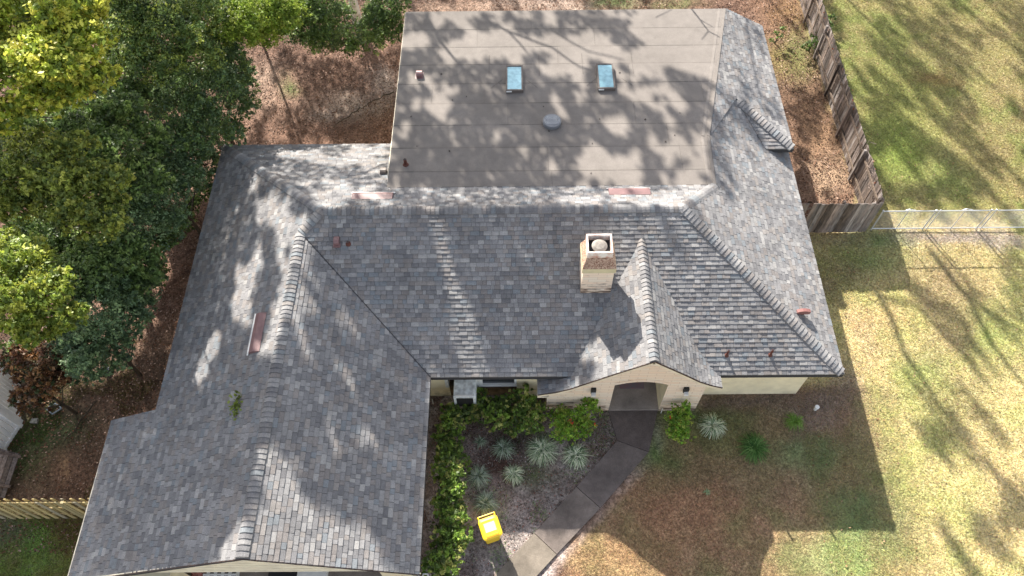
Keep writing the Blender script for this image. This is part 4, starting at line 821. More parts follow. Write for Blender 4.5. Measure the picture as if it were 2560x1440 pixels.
def crown_leaves(lobes, n_per, pal, size, squash=.8, hang=.0):
    Cs = []; Cl = []; pal = np.array(pal)
    lob2 = []
    for (c, r) in lobes:
        lob2.append((np.array(c), r * .82))
        for _ in range(4):
            d = rng.normal(size=3); d[2] = abs(d[2]) * .5 - .1; d /= np.linalg.norm(d); lob2.append((np.array(c) + d * r * rng.uniform(.45, .95), r * rng.uniform(.28, .5)))
    for (c, r) in lob2:
        n = int(n_per * r * r * (1 if r > .5 else 1.1)); ncl = max(6, int(n / 16)); d = rng.normal(size=(ncl, 3)); d /= np.linalg.norm(d, axis=1, keepdims=True); d[:, 2] = np.where(d[:, 2] < -.35, -d[:, 2], d[:, 2])
        rad = r * rng.uniform(.25, 1.0, (ncl, 1)) ** .5 * rng.uniform(.8, 1.12, (ncl, 1)); cc = np.array(c) + d * rad * np.array([1, 1, squash])
        lc = pal[rng.integers(0, len(pal), ncl)] * rng.uniform(.7, 1.3, (ncl, 1))
        k = rng.integers(0, ncl, n); Cs.append(cc[k] + rng.normal(size=(n, 3)) * r * .085 * np.array([1, 1, .7]) + np.array([0, 0, -hang]) * rng.random((n, 1))); Cl.append(lc[k] * rng.uniform(.75, 1.25, (n, 1)))
    C = np.concatenate(Cs); return leaf_quads(C, size * rng.uniform(.75, 1.3, (len(C), 1)), up=.35, asp=.55), np.clip(np.concatenate(Cl), 0, 1), C
def grow(name, label, cat, lobes, n_per, pal, size, base=None, trunk_r=.12, group=None, squash=.8, bark='bark', branches=8, extra=None):
    """lobes in pixels + height + radius"""
    L3 = [(at(x, y, z), r) for x, y, z, r in lobes]; LOBES.extend(L3); cen = np.mean([c for c, r in L3], axis=0)
    bx, by = (cen[0], cen[1]) if base is None else base[:2]; root = empty(name, (bx, by, 0), label, cat, group); tr = MB(); top = cen[2]
    n = 7; pts = [(bx + (cen[0] - bx) * t + .12 * trunk_r * 8 * math.sin(4 * t + bx), by + (cen[1] - by) * t + .1 * math.cos(5 * t) * trunk_r * 6, top * t) for t in np.linspace(0, 1, n)]
    tr.tube(pts, [trunk_r * (1.25 - .85 * t) for t in np.linspace(0, 1, n)], 9)
    for (c, r) in L3:
        s0 = Vector(pts[random.randint(2, 5)]); e0 = Vector(c); mid = s0.lerp(e0, .5) + Vector((random.uniform(-.2, .2), random.uniform(-.2, .2), -.15)); tr.tube([s0, mid, e0], [trunk_r * .45, trunk_r * .32, trunk_r * .15], 6)
        for _ in range(branches):
            d = Vector(rng.normal(size=3)); d.normalize(); d.z = abs(d.z) * .6; e1 = e0 + d * r * .95; tr.tube([e0.lerp(mid, .3), e0 + d * r * .5 + Vector((0, 0, .05)), e1], [trunk_r * .16, trunk_r * .10, trunk_r * .05], 4)
    tr.build('trunk', M[bark], root); V, C, _ = crown_leaves(L3, n_per, pal, size, squash); quads('crown', V, C, M['leaf'], root); return root
TG = 'trees crowding the left side of the house'
def tree(label, lobes, n, pal, size, tr, cat='tree', name='broadleaf_tree', **k): return grow(name, label, cat, lobes, n, pal, size, trunk_r=tr, group=TG, **k)
tree('tall bright yellow green tree at the top left corner', [(40, 40, 11, 1.25), (140, 50, 11.2, 1.15), (215, 110, 10.8, .9), (110, 150, 11, 1.15), (245, 200, 10.2, .65), (30, 190, 10.6, 1.1), (175, 235, 10, .75), (25, 290, 10, .7), (235, 30, 10.4, .6), (285, 180, 10, .3), (95, 260, 10.2, .6)], 4600, BRIGHT, .12, .09, base=at(330, 300))
tree('olive green round crowned tree at middle of the left edge', [(50, 430, 8.4, 1.25), (140, 430, 8.6, 1.1), (225, 470, 8.4, 1.0), (270, 560, 8, .75), (200, 540, 8.2, .8), (40, 520, 8, .8), (100, 380, 8.2, .85), (285, 500, 8, .45), (130, 500, 8.2, .8)], 4400, OLIVE, .105, .09, base=at(320, 620))
tree('sunlit green tree below the olive crown on the left edge', [(45, 670, 8.6, 1.1), (110, 740, 8.6, .9), (30, 780, 8.6, .95), (175, 790, 8.3, .5), (140, 835, 8.1, .35), (90, 810, 8.3, .6), (20, 620, 8.4, .65), (205, 775, 8.2, .25)], 4600, [(.30, .36, .05), (.21, .29, .04), (.38, .41, .07), (.15, .21, .04)], .105, .07, base=at(240, 830))
tree('dark green shaded tree right of the yellow green one at top', [(330, 50, 6.2, 1.5), (430, 80, 6, 1.5), (520, 40, 5.6, 1.35), (390, 170, 5.6, 1.4), (490, 150, 5, 1.3), (330, 170, 5, 1.1), (560, 90, 4.6, .8), (330, 110, 4, 1.5), (440, 30, 4, 1.5)], 3000, DARK + OLIVE[:2], .10, .08)
tree('dark tree beside the leaf littered clearing behind the wing', [(440, 290, 4, 1.5), (530, 240, 4, 1.4), (590, 170, 3.6, .95), (605, 265, 3, .85), (510, 330, 3.4, 1.3), (420, 380, 3.4, 1.3), (560, 330, 2.6, .9), (480, 220, 3, 1.4), (400, 250, 3, 1.4), (612, 215, 2.6, .8), (590, 190, 3, .8), (560, 130, 4, 1.0)], 3000, DARK + BLUEG, .09, .08)
tree('soft needled dark pine between the yellow and olive trees', [(190, 340, 7, 1.0), (290, 390, 6.4, 1.1), (270, 300, 6.2, 1.1), (340, 450, 5.6, 1.1), (370, 350, 5.2, 1.0), (90, 330, 7, 1.0), (300, 250, 5, 1.2), (200, 300, 5.5, 1.2)], 3600, DARK, .12, .08, name='pine_tree')
tree('blue green tree close to the upper wing eave', [(400, 520, 3.6, 1.2), (440, 440, 3.4, 1.2), (480, 385, 3, 1.1), (340, 590, 4, 1.4), (330, 500, 4, 1.4), (500, 450, 2.4, .75), (420, 560, 2.6, .8), (520, 400, 2.2, .6)], 3000, BLUEG + DARK[:1], .09, .07)
tree('dark feathery evergreen below the blue green tree', [(280, 640, 4.4, 1.3), (210, 690, 4.6, 1.2), (350, 660, 3.6, 1.1), (300, 720, 3.4, 1.1), (100, 620, 4.4, 1.3), (380, 620, 2.8, .8), (150, 650, 4, 1.3)], 3400, DARK, .12, .07, name='pine_tree')
tree('blue green shrub-like tree above the flat grey slab', [(250, 780, 4, 1.2), (320, 790, 3, 1.0), (230, 850, 3.2, 1.05), (290, 860, 2.6, .85), (240, 915, 2.4, .72), (350, 735, 3, .8), (210, 935, 2.0, .45), (180, 860, 3, .9), (290, 920, 1.8, .35)], 3200, BLUEG, .09, .06)
tree('shrub with rusty brown dying leaves over the white fence', [(100, 910, 3.0, .9), (140, 955, 2.6, .7), (65, 955, 2.7, .65), (50, 1000, 2.4, .38), (170, 905, 2.7, .6), (62, 1028, 2.2, .22), (115, 1005, 2.2, .35), (30, 905, 2.9, .6)], 3000, BROWN, .10, .05, 'shrub', 'brown_leaved_shrub')
tree('light green tree at the top edge left of the white trunk', [(640, 40, 5.2, 1.3), (695, 25, 5.2, 1.1), (610, 80, 4.9, 1.0), (668, 90, 4.3, .8), (725, 35, 5, .9), (585, 25, 5, 1.2), (640, 75, 4, 1.1)], 3600, [(.28, .38, .05), (.20, .30, .04), (.36, .44, .07)], .095, .05, base=at(655, 110))
b_ = at(893, 52)
tree('dark shrubby tree with a pale patched trunk at top edge', [(790, 75, 3.0, 1.4), (820, 35, 3.6, 1.3), (945, 65, 3.2, 1.2), (965, 25, 3.6, 1.2), (860, 105, 1.8, 1.0), (925, 110, 1.4, .8), (765, 25, 3.6, 1.1), (800, 105, 1.8, .9), (960, 95, 1.4, .6)], 3200, DARK + GREEN[:2], .09, .04, name='oak_tree', base=b_)
tk = MB(); u0, u1 = Vector(at(893, 52)), Vector(at(866, -60, 3.0)); tk.tube([u0, u0.lerp(u1, .5) + Vector((.03, 0, 0)), u1, u1 + (u1 - u0) * .8], [.24, .20, .18, .12], 14); to = empty('leaning_trunk', u0, 'thick leaning trunk with white lichen patches at top edge', 'tree', TG); tk.build('trunk', M['lichen_bark'], to)
for k, (x, y, r, lab) in enumerate(((505, 490, .55, 'low dark shrub beside upper wing eave'), (450, 580, .6, 'low dark shrub in the gap below the blue green tree'), (545, 150, .7, 'low shrub at edge of the clearing by the top'), (390, 690, .7, 'low dark shrub beside the lower wing eave'), (470, 530, .6, 'low dark shrub between two others along the wing'), (560, 400, .4, 'low dark shrub just above the wing corner'), (60, 880, .8, 'green undergrowth shrub behind the brown leaved shrub'), (130, 560, .9, 'dark undergrowth shrub under the olive tree'), (2065, 60, .35, 'small glossy bush at the foot of the long fence near the top'), (2030, 110, .38, 'low green bush between roof corner and long fence'), (1945, 90, .25, 'low weedy bush close to the back roof corner'))):
    grow('low_shrub', lab, 'shrub', [(x, y, .5, r), (x + 14, y - 16, .5, r * .7), (x - 16, y + 10, .4, r * .6)], 2800, DARK + GREEN[:2], .08, trunk_r=.03, branches=3)
# hedge: one shrub after the other
HEDGE = [(1320, 1030, .62, 'rounded hedge shrub at the porch end of window hedge'), (1250, 1040, .58, 'hedge shrub in the middle of the row under the window'), (1190, 1015, .50, 'hedge shrub just below the air conditioner box'), (1130, 1060, .56, 'hedge shrub at the corner where the two rows meet'),
         (1122, 1130, .56, 'hedge shrub next below the corner one beside the roof'), (1135, 1200, .55, 'hedge shrub halfway down the wing row'), (1125, 1275, .56, 'sunlit hedge shrub left of the clump behind the bin'), (1125, 1345, .56, 'hedge shrub directly left of the yellow bin'), (1110, 1415, .56, 'lowest hedge shrub at the bottom edge of photo')]
for k, (x, y, r, lab) in enumerate(HEDGE):
    zh = 1.25 if y > 1150 else .8
    grow('hedge_shrub', lab, 'shrub', [(x + random.randint(-8, 8), y, zh, r * 1.05), (x + random.randint(-26, 14), y - 24, zh + random.uniform(-.15, .2), r * .9), (x + random.randint(-24, 30), y + 22, zh + random.uniform(-.25, .15), r * .85), (x + random.randint(-34, 34), y + random.randint(-20, 20), .6, r * .6)], 3000, [(.19, .31, .05), (.27, .40, .07), (.12, .20, .04), (.44, .46, .14), (.10, .15, .04)], .095, trunk_r=.035, group='shrubs of the L shaped hedge', branches=14, squash=.85)
def berry(root, pts):
    m_ = MB()
    for p in pts:
        for _ in range(9): q_ = p + rng.normal(size=3) * .03; m_.lathe([(.004, -.014), (.013, -.006), (.013, .006), (.004, .014)], q_, 6)
    m_.build('berries', mat('red_berries', (.55, .04, .015), .4), root)
NAN = [(.24, .44, .05), (.32, .50, .06), (.16, .30, .04), (.38, .44, .09)]
r_ = grow('nandina_shrub', 'bushy bright green shrub with red berries left of porch', 'shrub', [(1420, 1056, .75, .62), (1468, 1030, .9, .52), (1405, 1040, .6, .5), (1465, 1070, .7, .45), (1430, 1075, .6, .5), (1478, 1005, 1.0, .3)], 5200, NAN, .06, trunk_r=.03)
berry(r_, [at(1431, 1058, 1.16), at(1487, 1061, 1.05), at(1425, 1052, 1.1)])
r_ = grow('nandina_shrub', 'compact bright green shrub right of porch entrance', 'shrub', [(1700, 1060, .7, .52), (1692, 1080, .65, .46), (1708, 1036, .8, .46), (1684, 1050, .7, .4), (1704, 1090, .5, .38)], 5200, NAN, .06, trunk_r=.03)
berry(r_, [at(1676, 1043, 1.0)])
# sprig on the roof
P_ = fit('', 590, 1012, zWL, .06); C_ = np.array([P_[0], P_[1], P_[2] + .04]) + rng.normal(size=(90, 3)) * np.array([.09, .17, .025]); V_ = leaf_quads(C_, .11, up=.6, asp=.6)
t = empty('leafy_sprig', tuple(P_), 'fallen green leafy sprig lying on the wing roof', 'sprig'); quads('leaves', V_, np.array([(.20, .26, .04)] * 90) * rng.uniform(.5, 1.3, (90, 1)), M['leaf'], t)
m_ = MB(); m_.tube([(P_[0], P_[1] - .2, P_[2] + .0), (P_[0] + .03, P_[1], P_[2] + .04), (P_[0] - .02, P_[1] + .2, P_[2] + .03)], .008, 5); m_.build('twig', M['bark'], t)
# climbing dead vine on the long fence
VSTEM = []
for k in range(34):
    vn = MB()
    y = random.uniform(18.5, 31); z = random.uniform(.9, 1.85); p = Vector((13.75 - .05, y, z)); pts = [p]
    for _ in range(5): p = p + Vector((random.uniform(-.05, .12), random.uniform(-.25, .25), random.uniform(-.1, .14))); p.z = min(p.z, 1.95); pts.append(p.copy())
    vn.tube(pts, [.009] * 6, 4); VSTEM.append(vn)
vr = empty('dead_vine', (13.75, 25, 0), 'tangled dead vine with few red leaves climbing the long fence', 'vine'); gv = mat('grey_vine', (.20, .16, .14), .9)
for vn in VSTEM: vn.build('stem', gv, vr)
C_ = np.stack([rng.normal(13.85, .08, 60), rng.uniform(17.6, 31, 60), rng.uniform(1.2, 1.9, 60)], -1); quads('leaves', leaf_quads(C_, .09), np.array([(.38, .09, .03)] * 60) * rng.uniform(.5, 1.3, (60, 1)), M['leaf'], vr)
# fallen sticks
for k, (a, b, lab) in enumerate((((900, 270), (830, 320), 'long fallen branch on sandy clearing behind the house'), ((985, 228), (900, 272), 'fallen branch reaching the flat roof edge'), ((240, 1000), (160, 1110), 'pale fallen branch in the left side yard'), ((2026, 505), (2010, 520), 'short dark stick behind the short fence'))):
    p, q_ = Vector(at(*a, .04)), Vector(at(*b, .04)); m_ = MB(); n = 8; m_.tube([p.lerp(q_, t_) + Vector((random.uniform(-.06, .06), random.uniform(-.06, .06), random.uniform(0, .03))) for t_ in np.linspace(0, 1, n)], [.03 * (1 - .6 * t_) for t_ in np.linspace(0, 1, n)], 6)
    tag(m_.build('fallen_branch', M['bark']), lab, 'branch')
# ================================================================== tall trees standing behind the plot (outside the picture): they throw the dappled shade
NHOUSE = len(RECV); RECV.append([(-60, -5, 0), (60, -5, 0), (60, 60, 0), (-60, 60, 0)])
BV, BF = [], []
for poly in RECV: n = len(BV); BV += [Vector(p) for p in poly]; BF.append(tuple(range(n, n + len(poly))))
def ball(c, r):
    n = len(BV); m = 8; rows = 5
    for i in range(rows + 1):
        for k in range(m): a = PI * i / rows; b = 2 * PI * k / m; BV.append(Vector((c[0] + r * math.sin(a) * math.cos(b), c[1] + r * math.sin(a) * math.sin(b), c[2] + r * .8 * math.cos(a))))
    for i in range(rows):
        for k in range(m): BF.append((n + i * m + k, n + i * m + (k + 1) % m, n + (i + 1) * m + (k + 1) % m, n + (i + 1) * m + k))
for c, r in LOBES:
    if c[2] > 1.5: ball(c, r)
bvh = BVHTree.FromPolygons(BV, BF)
SV = Vector(SUNV); SU = Vector(SUNU); CAMP = Vector((0, 0, H))
e1 = np.cross(SUNU, [0, 0, 1.0]); e1 /= np.linalg.norm(e1); e2 = np.cross(SUNU, e1)
GRID = [  # shade share (0 sunny .. 9 shady) per cell of the plot as the tall trees shaded it
 "11134777337775555665110003564655",
 "11138876979976334454420002365667",
 "12248886799986777654452002366776",
 "23568886599987678887764534213766",
 "45558887766656888876775101676654",
 "45558898665578888864653000565454",
 "55568799863667765545420000494555",
 "36889999739796999931110000233433",
 "12899998758995999961000000253313",
 "12389999757885699872000000045334",
 "23899999667887388980000000036334",
 "88888879989999388870000000014543",
 "99999887888888788880000000011441",
 "99999999888888770000000000001653",
 "99999998888888422000000000000045",
 "99999998888888102000000000000013",
 "99999998888888100011000000000133",
 "99999997888888100032000000000111"]
OV = [ # lit (v<0) or shady (v>0) strokes: x, y, rx, ry, angle, value
 (690, 540, 38, 34, 30, -1), (720, 580, 28, 30, 0, -.8), (650, 515, 14, 20, 0, -.7), (620, 690, 22, 60, 15, -.9), (600, 760, 18, 40, 10, -.7), (720, 690, 10, 60, -15, -1), (745, 610, 12, 60, 15, -1), (500, 930, 20, 30, 30, -.9), (530, 870, 14, 40, 20, -.8), (700, 800, 16, 60, 10, -1),
 (600, 760, 26, 20, 0, -.4), (860, 590, 10, 20, 0, -.6), (860, 925, 26, 22, 20, -.9), (760, 670, 14, 40, 10, -.7), (740, 800, 22, 60, -15, -.6), (770, 880, 12, 50, -20, -.5),
 (500, 545, 6, 22, 0, -.8), (530, 650, 10, 26, 0, -.6), (645, 1150, 22, 50, 8, -1), (600, 1150, 10, 40, 10, -.4), (690, 1190, 34, 60, -20, -1.1), (720, 1260, 45, 60, -25, -1), (770, 1335, 85, 75, -20, -1.2), (860, 1400, 90, 45, -10, -1.1), (690, 1370, 60, 60, 0, -1.1), (665, 1290, 32, 70, 5, -1), (545, 1360, 48, 66, 15, -1.1), (560, 1290, 12, 24, 20, -.5), (440, 1430, 20, 10, 0, -.4),
 (820, 1060, 18, 50, -20, -.6), (880, 960, 10, 35, -15, -.8), (890, 1000, 8, 16, 0, -.9), (840, 1050, 12, 20, -20, -.5), (920, 1100, 50, 20, 30, -.3), (640, 1230, 14, 20, 0, .9), (590, 1230, 12, 26, 0, .9), (930, 1220, 90, 50, 0, .6), (760, 1080, 60, 40, 0, .7), (1010, 1320, 30, 60, 0, .4), (1065, 1300, 12, 90, 2, -.6), (1070, 1100, 8, 60, 2, -.6),
 (560, 1230, 60, 50, 0, .9), (400, 1200, 130, 90, 0, 1), (300, 1350, 100, 60, 0, 1), (460, 1080, 90, 60, 0, .9),
 (1100, 600, 12, 60, 0, -.7), (1130, 690, 12, 60, -8, -.7), (1165, 800, 18, 60, -12, -.8), (1200, 900, 24, 50, -10, -.8), (1160, 850, 14, 40, 0, -.5), (1325, 640, 8, 40, 0, -.4), (1345, 790, 10, 50, 0, -.4), (845, 540, 12, 12, 0, -.5), (870, 640, 22, 20, 20, -.6), (1240, 700, 40, 200, 0, .8), (1000, 650, 50, 120, 0, .7), (1400, 650, 60, 120, 0, .8), (1380, 880, 60, 50, 0, .4), (1240, 900, 12, 40, 0, .4),
 (1540, 860, 50, 40, 0, -1), (1510, 900, 40, 30, 0, -.9), (1470, 930, 10, 30, 10, .4), (1560, 640, 60, 60, 0, -1), (1590, 560, 60, 24, 0, -.6), (1560, 600, 60, 40, 0, -.5),
 (1210, 120, 60, 24, 0, -1), (1120, 130, 20, 20, 0, -.8), (1150, 60, 14, 10, 0, -.3), (1300, 110, 40, 18, 0, -.6), (1380, 175, 30, 16, 0, -.8), (1440, 120, 60, 24, 20, -.7), (1440, 170, 24, 14, 0, -.9), (1520, 130, 50, 20, 20, -.7), (1020, 110, 14, 10, 40, -.7), (1030, 210, 8, 14, 40, -.8), (1060, 205, 12, 12, 40, -.6), (1090, 265, 16, 22, 30, -1), (1125, 265, 10, 16, 30, -.8), (1010, 270, 10, 10, 0, -.5), (1015, 325, 10, 18, 20, -.7), (1240, 345, 12, 16, -35, -.8), (1130, 345, 8, 12, 0, -.4), (1355, 380, 14, 12, 0, -.8), (1380, 420, 14, 20, -30, -.8), (1310, 400, 16, 20, 0, -.4), (1390, 255, 10, 16, -20, -.7), (1448, 252, 5, 9, -15, -.6), (1320, 310, 10, 10, 0, -.4),
 (1520, 310, 18, 24, -40, -.9), (1550, 330, 20, 12, 30, -.9), (1480, 400, 30, 30, -30, -.95), (1520, 430, 30, 20, 0, -.8), (1580, 400, 16, 24, 0, -.7), (1635, 345, 10, 10, 0, -.9), (1690, 370, 20, 24, -40, -.9), (1610, 250, 16, 10, 0, -.5), (1650, 270, 20, 10, 0, -.5), (1480, 300, 10, 12, 0, -.4), (1560, 230, 24, 12, 20, -.4), (1720, 440, 24, 20, 0, -.5), (1610, 300, 12, 8, 0, -.4),
 (1190, 270, 60, 30, 0, .9), (1280, 290, 60, 40, 0, .8), (1200, 400, 60, 40, 0, .9), (1080, 400, 50, 40, 0, .8), (1400, 330, 30, 20, 0, .7), (1630, 420, 24, 20, 0, .5), (1620, 205, 24, 10, 0, .6), (1700, 190, 30, 10, 20, .6), (1450, 50, 40, 14, 0, .7), (1520, 60, 30, 16, 0, .7), (1350, 140, 20, 8, 0, .4), (1080, 170, 30, 16, 0, .4), (1330, 215, 30, 12, 0, .4), (1480, 205, 12, 20, 0, .3), (1740, 250, 30, 14, 30, .6), (1180, 195, 60, 14, 0, .8),
 (1720, 90, 90, 60, 0, -1), (1700, 40, 100, 20, 0, -.8), (1800, 60, 12, 40, 0, -1), (1860, 60, 20, 20, 0, .5), (1900, 100, 10, 40, -15, .5), (1870, 180, 14, 30, 0, .4), (1820, 290, 14, 12, 0, .35), (1800, 350, 10, 40, 0, .35), (1790, 420, 10, 40, -20, .6), (1760, 360, 8, 50, 10, -.5),
 (720, 380, 60, 12, 5, -.9), (800, 395, 50, 10, 10, -.9), (900, 390, 60, 16, -15, -.9), (930, 415, 20, 12, 0, -.8), (650, 400, 14, 6, 0, .6), (830, 430, 60, 14, -10, .8), (920, 470, 20, 6, 0, -.7), (870, 485, 22, 8, 20, -.7), (820, 510, 30, 8, 0, -1), (700, 430, 30, 20, 0, .7), (1070, 500, 30, 6, 0, -.6), (1260, 500, 40, 6, 0, -.5), (1440, 500, 60, 8, 0, -.8), (1640, 500, 50, 12, 0, -1), (1740, 490, 30, 12, 0, -.9),
 (650, 230, 30, 30, 0, -.8), (690, 330, 20, 24, 0, -.8), (720, 240, 30, 40, 0, -.6), (620, 200, 12, 30, 0, -.8), (880, 330, 20, 10, 0, -.4), (920, 190, 12, 8, 0, -.8), (960, 290, 12, 10, 0, -.6), (820, 270, 50, 12, 0, .8), (880, 200, 60, 30, 0, .8), (1150, 15, 100, 10, 0, -.3), (1380, 15, 60, 12, 0, -.8),
 (2150, 30, 20, 40, -35, -.9), (2190, 20, 14, 26, -35, -.9), (2135, 100, 10, 24, -35, -.8), (2120, 80, 8, 20, -35, -.7), (2330, 170, 10, 30, -40, -.6), (2420, 50, 20, 14, 30, -.7), (2500, 120, 40, 18, 30, -.8), (2520, 200, 16, 40, -45, -1), (2470, 170, 10, 40, -45, -.8), (2350, 265, 8, 40, -35, -.9), (2310, 295, 8, 26, -35, -.9), (2330, 320, 14, 30, -40, -.8), (2460, 250, 20, 50, -40, -1), (2500, 330, 30, 50, -40, -1), (2540, 400, 20, 30, -40, -1), (2380, 360, 14, 60, -50, -.8), (2400, 250, 10, 30, -40, -.5), (2340, 420, 30, 14, 0, -.5), (2200, 300, 40, 60, 0, .6), (2400, 460, 40, 24, 20, .4),
 (2070, 430, 14, 24, -30, -.9), (2090, 480, 10, 24, 0, -.9), (2060, 380, 20, 12, 0, -.5), (1990, 120, 10, 40, -30, -.7), (1960, 60, 10, 30, -40, -.8), (1975, 25, 16, 10, 0, -.8), (2040, 180, 10, 20, 0, -.8), (2030, 290, 30, 40, 0, .7), (2000, 360, 20, 40, 0, .6),
 (2300, 480, 60, 24, 0, .6), (2500, 500, 60, 20, 0, -.3), (2540, 640, 16, 40, 0, .7), (2560, 740, 20, 60, 0, .5), (2220, 800, 20, 200, 0, -.6), (2180, 1100, 60, 200, 0, -1),
 (1230, 1320, 40, 40, 0, -1), (1330, 1380, 60, 60, 0, -1), (1500, 1400, 60, 40, 0, -.6), (1560, 1360, 40, 24, 0, .4), (1640, 1350, 60, 30, 0, .5), (1145, 1340, 50, 120, 0, -1.3), (1150, 1420, 30, 40, 0, -.8), (1140, 1230, 30, 14, 0, -.8), (1160, 1060, 30, 60, 0, -.4), (1240, 1030, 60, 30, 0, -.1), (2020, 1400, 120, 70, 0, -1), (430, 560, 12, 20, 0, -.5), (120, 130, 200, 210, 0, -2), (250, 180, 80, 120, 0, -1), (650, 60, 110, 70, 0, -1), (60, 700, 130, 120, 0, -1.5), (150, 800, 90, 70, 0, -1.2), (150, 440, 150, 70, 0, -.8), (420, 260, 70, 70, 0, -.5), (590, 210, 40, 60, 0, -.9), (60, 560, 60, 40, 0, -.5)]
BR_ = [ # branch shadows: pixel polyline, radius, ray length
 ([(1075, 55), (1105, 110), (1150, 165), (1200, 200)], .075, 7), ([(1150, 165), (1180, 190), (1235, 200)], .03, 7), ([(1215, 50), (1270, 80), (1380, 120), (1450, 170), (1520, 180)], .06, 8), ([(1270, 80), (1300, 110), (1340, 160)], .05, 8), ([(1320, 50), (1400, 90), (1470, 130), (1560, 150)], .045, 8), ([(1730, 25), (1750, 50), (1772, 80), (1800, 95)], .035, 3.5), ([(1750, 50), (1785, 70)], .018, 3.5), ([(1772, 80), (1755, 100)], .018, 3.5), ([(1640, 45), (1680, 26)], .015, 3.5),
 ([(1860, 215), (1900, 245), (1960, 265)], .045, 8), ([(1845, 170), (1880, 230), (1930, 310)], .04, 8), ([(960, 410), (900, 440), (840, 440)], .05, 8), ([(640, 560), (665, 600)], .05, 8), ([(730, 700), (715, 760)], .04, 8),
 ([(2195, 730), (2235, 810), (2260, 880), (2310, 950), (2345, 1010), (2400, 1080), (2480, 1180), (2560, 1250)], .12, 14), ([(2200, 740), (2290, 760), (2350, 830), (2430, 900)], .08, 14), ([(2330, 630), (2400, 720), (2500, 800), (2560, 830)], .15, 13), ([(2420, 740), (2480, 860), (2560, 960)], .12, 13)]
def value(px, py):
    gx_, gy_ = px / 80 - .5, py / 80 - .5; i0 = int(math.floor(gx_)); j0 = int(math.floor(gy_)); fx, fy = gx_ - i0, gy_ - j0
    def g_(i, j): j = min(max(j, 0), 17); i = min(max(i, 0), 31); return int(GRID[j][i])
    v = (g_(i0, j0) * (1 - fx) + g_(i0 + 1, j0) * fx) * (1 - fy) + (g_(i0, j0 + 1) * (1 - fx) + g_(i0 + 1, j0 + 1) * fx) * fy
    v /= 9
    return v
OVA = np.array(OV, float); _m = (OVA[:, 0] > 1060) & (OVA[:, 0] < 1240) & (OVA[:, 1] > 540) & (OVA[:, 1] < 960) & (OVA[:, 5] < 0); OVA[_m, 2] *= 1.7; OVA[_m, 3] *= 1.2
ST = 7; QC = []; QS = []
PXs = np.arange(-40, 2600, ST); PYs = np.arange(-40, 1480, ST)
def noise_s(P):
    u = float(P.dot(Vector(e1))); v = float(P.dot(Vector(e2))); return u, v
def tmin_ok(P, t):
    for _ in range(14):
        q_ = P + SV * t; x_, y_ = pix(q_)
        if y_ < -45 or x_ < -60 or x_ > 2620: return t
        t += 1.0
    return t
for py in PYs:
    for px in PXs:
        x_ = px + random.uniform(-4, 4); y_ = py + random.uniform(-4, 4); v = value(x_, y_)
        dx = x_ - OVA[:, 0]; dy = y_ - OVA[:, 1]; an = np.radians(OVA[:, 4]); cu = dx * np.cos(an) + dy * np.sin(an); cv = -dx * np.sin(an) + dy * np.cos(an)
        q2 = (cu / OVA[:, 2]) ** 2 + (cv / OVA[:, 3]) ** 2; g_ = np.exp(-.6 * q2 ** 1.5); v += float((g_ * OVA[:, 5] * 1.15).clip(-1.1, 1.1).sum())
        if x_ > 2110 and y_ > 600 and random.random() < .45: continue
        if v < .06: continue
        d = Vector(ray(x_, y_)); hit = bvh.ray_cast(CAMP, d)
        if hit[0] is None: continue
        P = hit[0]; nn = hit[1]
        if nn.dot(d) > 0: nn = -nn
        if nn.dot(SU) < .02: continue
        h2 = bvh.ray_cast(P + SU * .05 + nn * .02, SU)
        if h2[0] is not None and h2[2] < NHOUSE: continue
        u, w_ = noise_s(P); kx = 2.1 if x_ < 2080 else 1.9; nz = float(fbm(N4, u * kx + 50, w_ * kx * (1 if x_ < 2080 else .30) + 50, 3)); nz = (nz - .5) * 2.5 + .5
        if v < .93 and nz > v * 1.15 - .04: continue
        cosn = nn.dot(SU)
        if random.random() > min(1, max(.22, cosn * 1.6)): continue
        t = (10.5 if x_ < 2080 else 16) + 4 * float(fbm(N1, u * .25, w_ * .25, 2)) + random.uniform(-.6, .6); t = tmin_ok(P, t); q_ = P + SV * t; QC.append((q_.x, q_.y, q_.z)); QS.append(.21 + .06 * random.random())
QC = np.array(QC); QS = np.array(QS)[:, None]
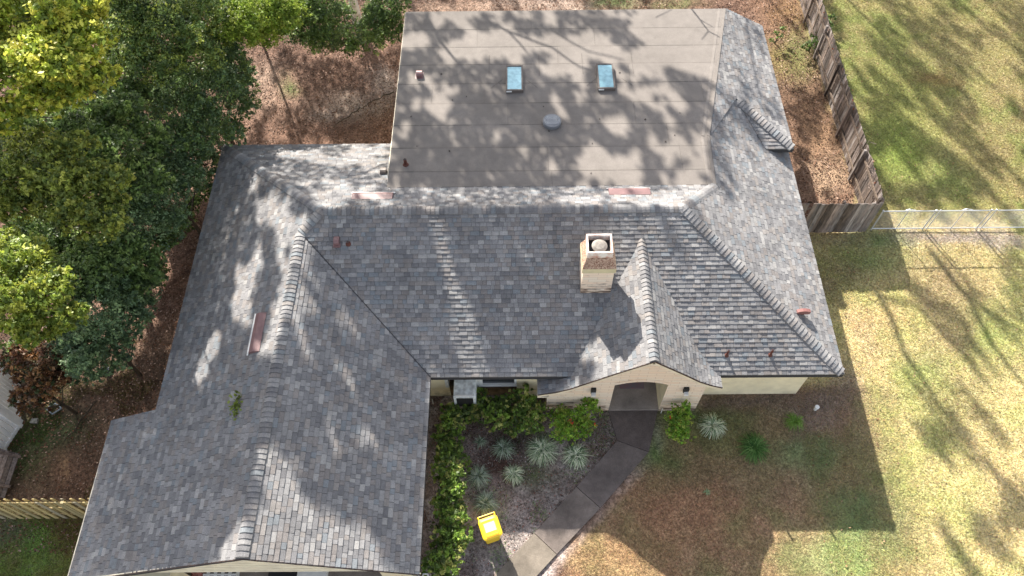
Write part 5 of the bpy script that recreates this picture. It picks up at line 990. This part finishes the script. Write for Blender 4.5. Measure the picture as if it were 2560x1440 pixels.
d_ = rng.normal(size=(len(QC), 3)); d_ -= (d_ @ SUNU)[:, None] * SUNU * .75; d_ /= np.linalg.norm(d_, axis=1, keepdims=True); b_ = np.cross(SUNU + rng.normal(size=d_.shape) * .45, d_); b_ /= np.linalg.norm(b_, axis=1, keepdims=True)
QC2 = QC + rng.normal(size=QC.shape) * .02; QV = np.stack([QC2 - d_ * QS * .55, QC2 + b_ * QS * .38, QC2 + d_ * QS * .55, QC2 - b_ * QS * .38], 1)
SH = [(-24, 46), (-17, 48), (-11, 46), (-5, 49), (0, 47), (5, 50), (10, 47), (16, 50), (22, 48)]
own = np.argmin(((QC[:, None, :2] - np.array(SH)[None]) ** 2).sum(-1), axis=1)
limb = {}
for pl, r, t in BR_:
    pts = []
    for x_, y_ in pl:
        hit = bvh.ray_cast(CAMP, Vector(ray(x_, y_)))
        if hit[0] is not None: pts.append(hit[0])
    t = max(tmin_ok(P, t) for P in pts); pts = [P + SV * t for P in pts]; c = pts[0]; k = int(np.argmin([(c.x - a) ** 2 + (c.y - b) ** 2 for a, b in SH])); limb.setdefault(k, []).append((pts, r))
LAB = ['tall oak behind the plot, farthest left of the row', 'tall oak second from left behind the plot', 'tall oak behind the left tree group', 'tall oak behind the leaf littered clearing', 'tall oak straight behind the flat roof', 'tall oak behind the right end of flat roof', 'tall oak behind the long board fence', 'tall oak behind the green lawn', 'tall oak farthest right behind the lawn']
for k, (bx, by) in enumerate(SH):
    sel = own == k
    if sel.sum() < 20: continue
    cen = QC[sel].mean(0); root = empty('shade_tree', (bx, by, 0), LAB[k], 'tree', 'tall trees behind the plot'); tr = MB(); top = max(9, cen[2] + 1)
    tr.tube([(bx, by, 0), (bx + .2, by + .2, 4), (bx + .1, by, 8), (bx + .1, by - .3, 9.5), (bx, by - .5, top)], [.36, .30, .22, .07, .03], 10)
    for pts, r in limb.get(k, []):
        tr.tube([tuple(pts[0] + SV * 3)] + [tuple(p) for p in pts], [r] + [r * (1 - .6 * i / len(pts)) for i in range(len(pts))], 8)
    tr.build('trunk', M['bark'], root); cc = np.array(GREEN)[rng.integers(0, 4, sel.sum())]; quads('crown', QV[sel], cc, M['leaf'], root)
print('SHADE leaves', len(QC), 'objects', len(bpy.data.objects))
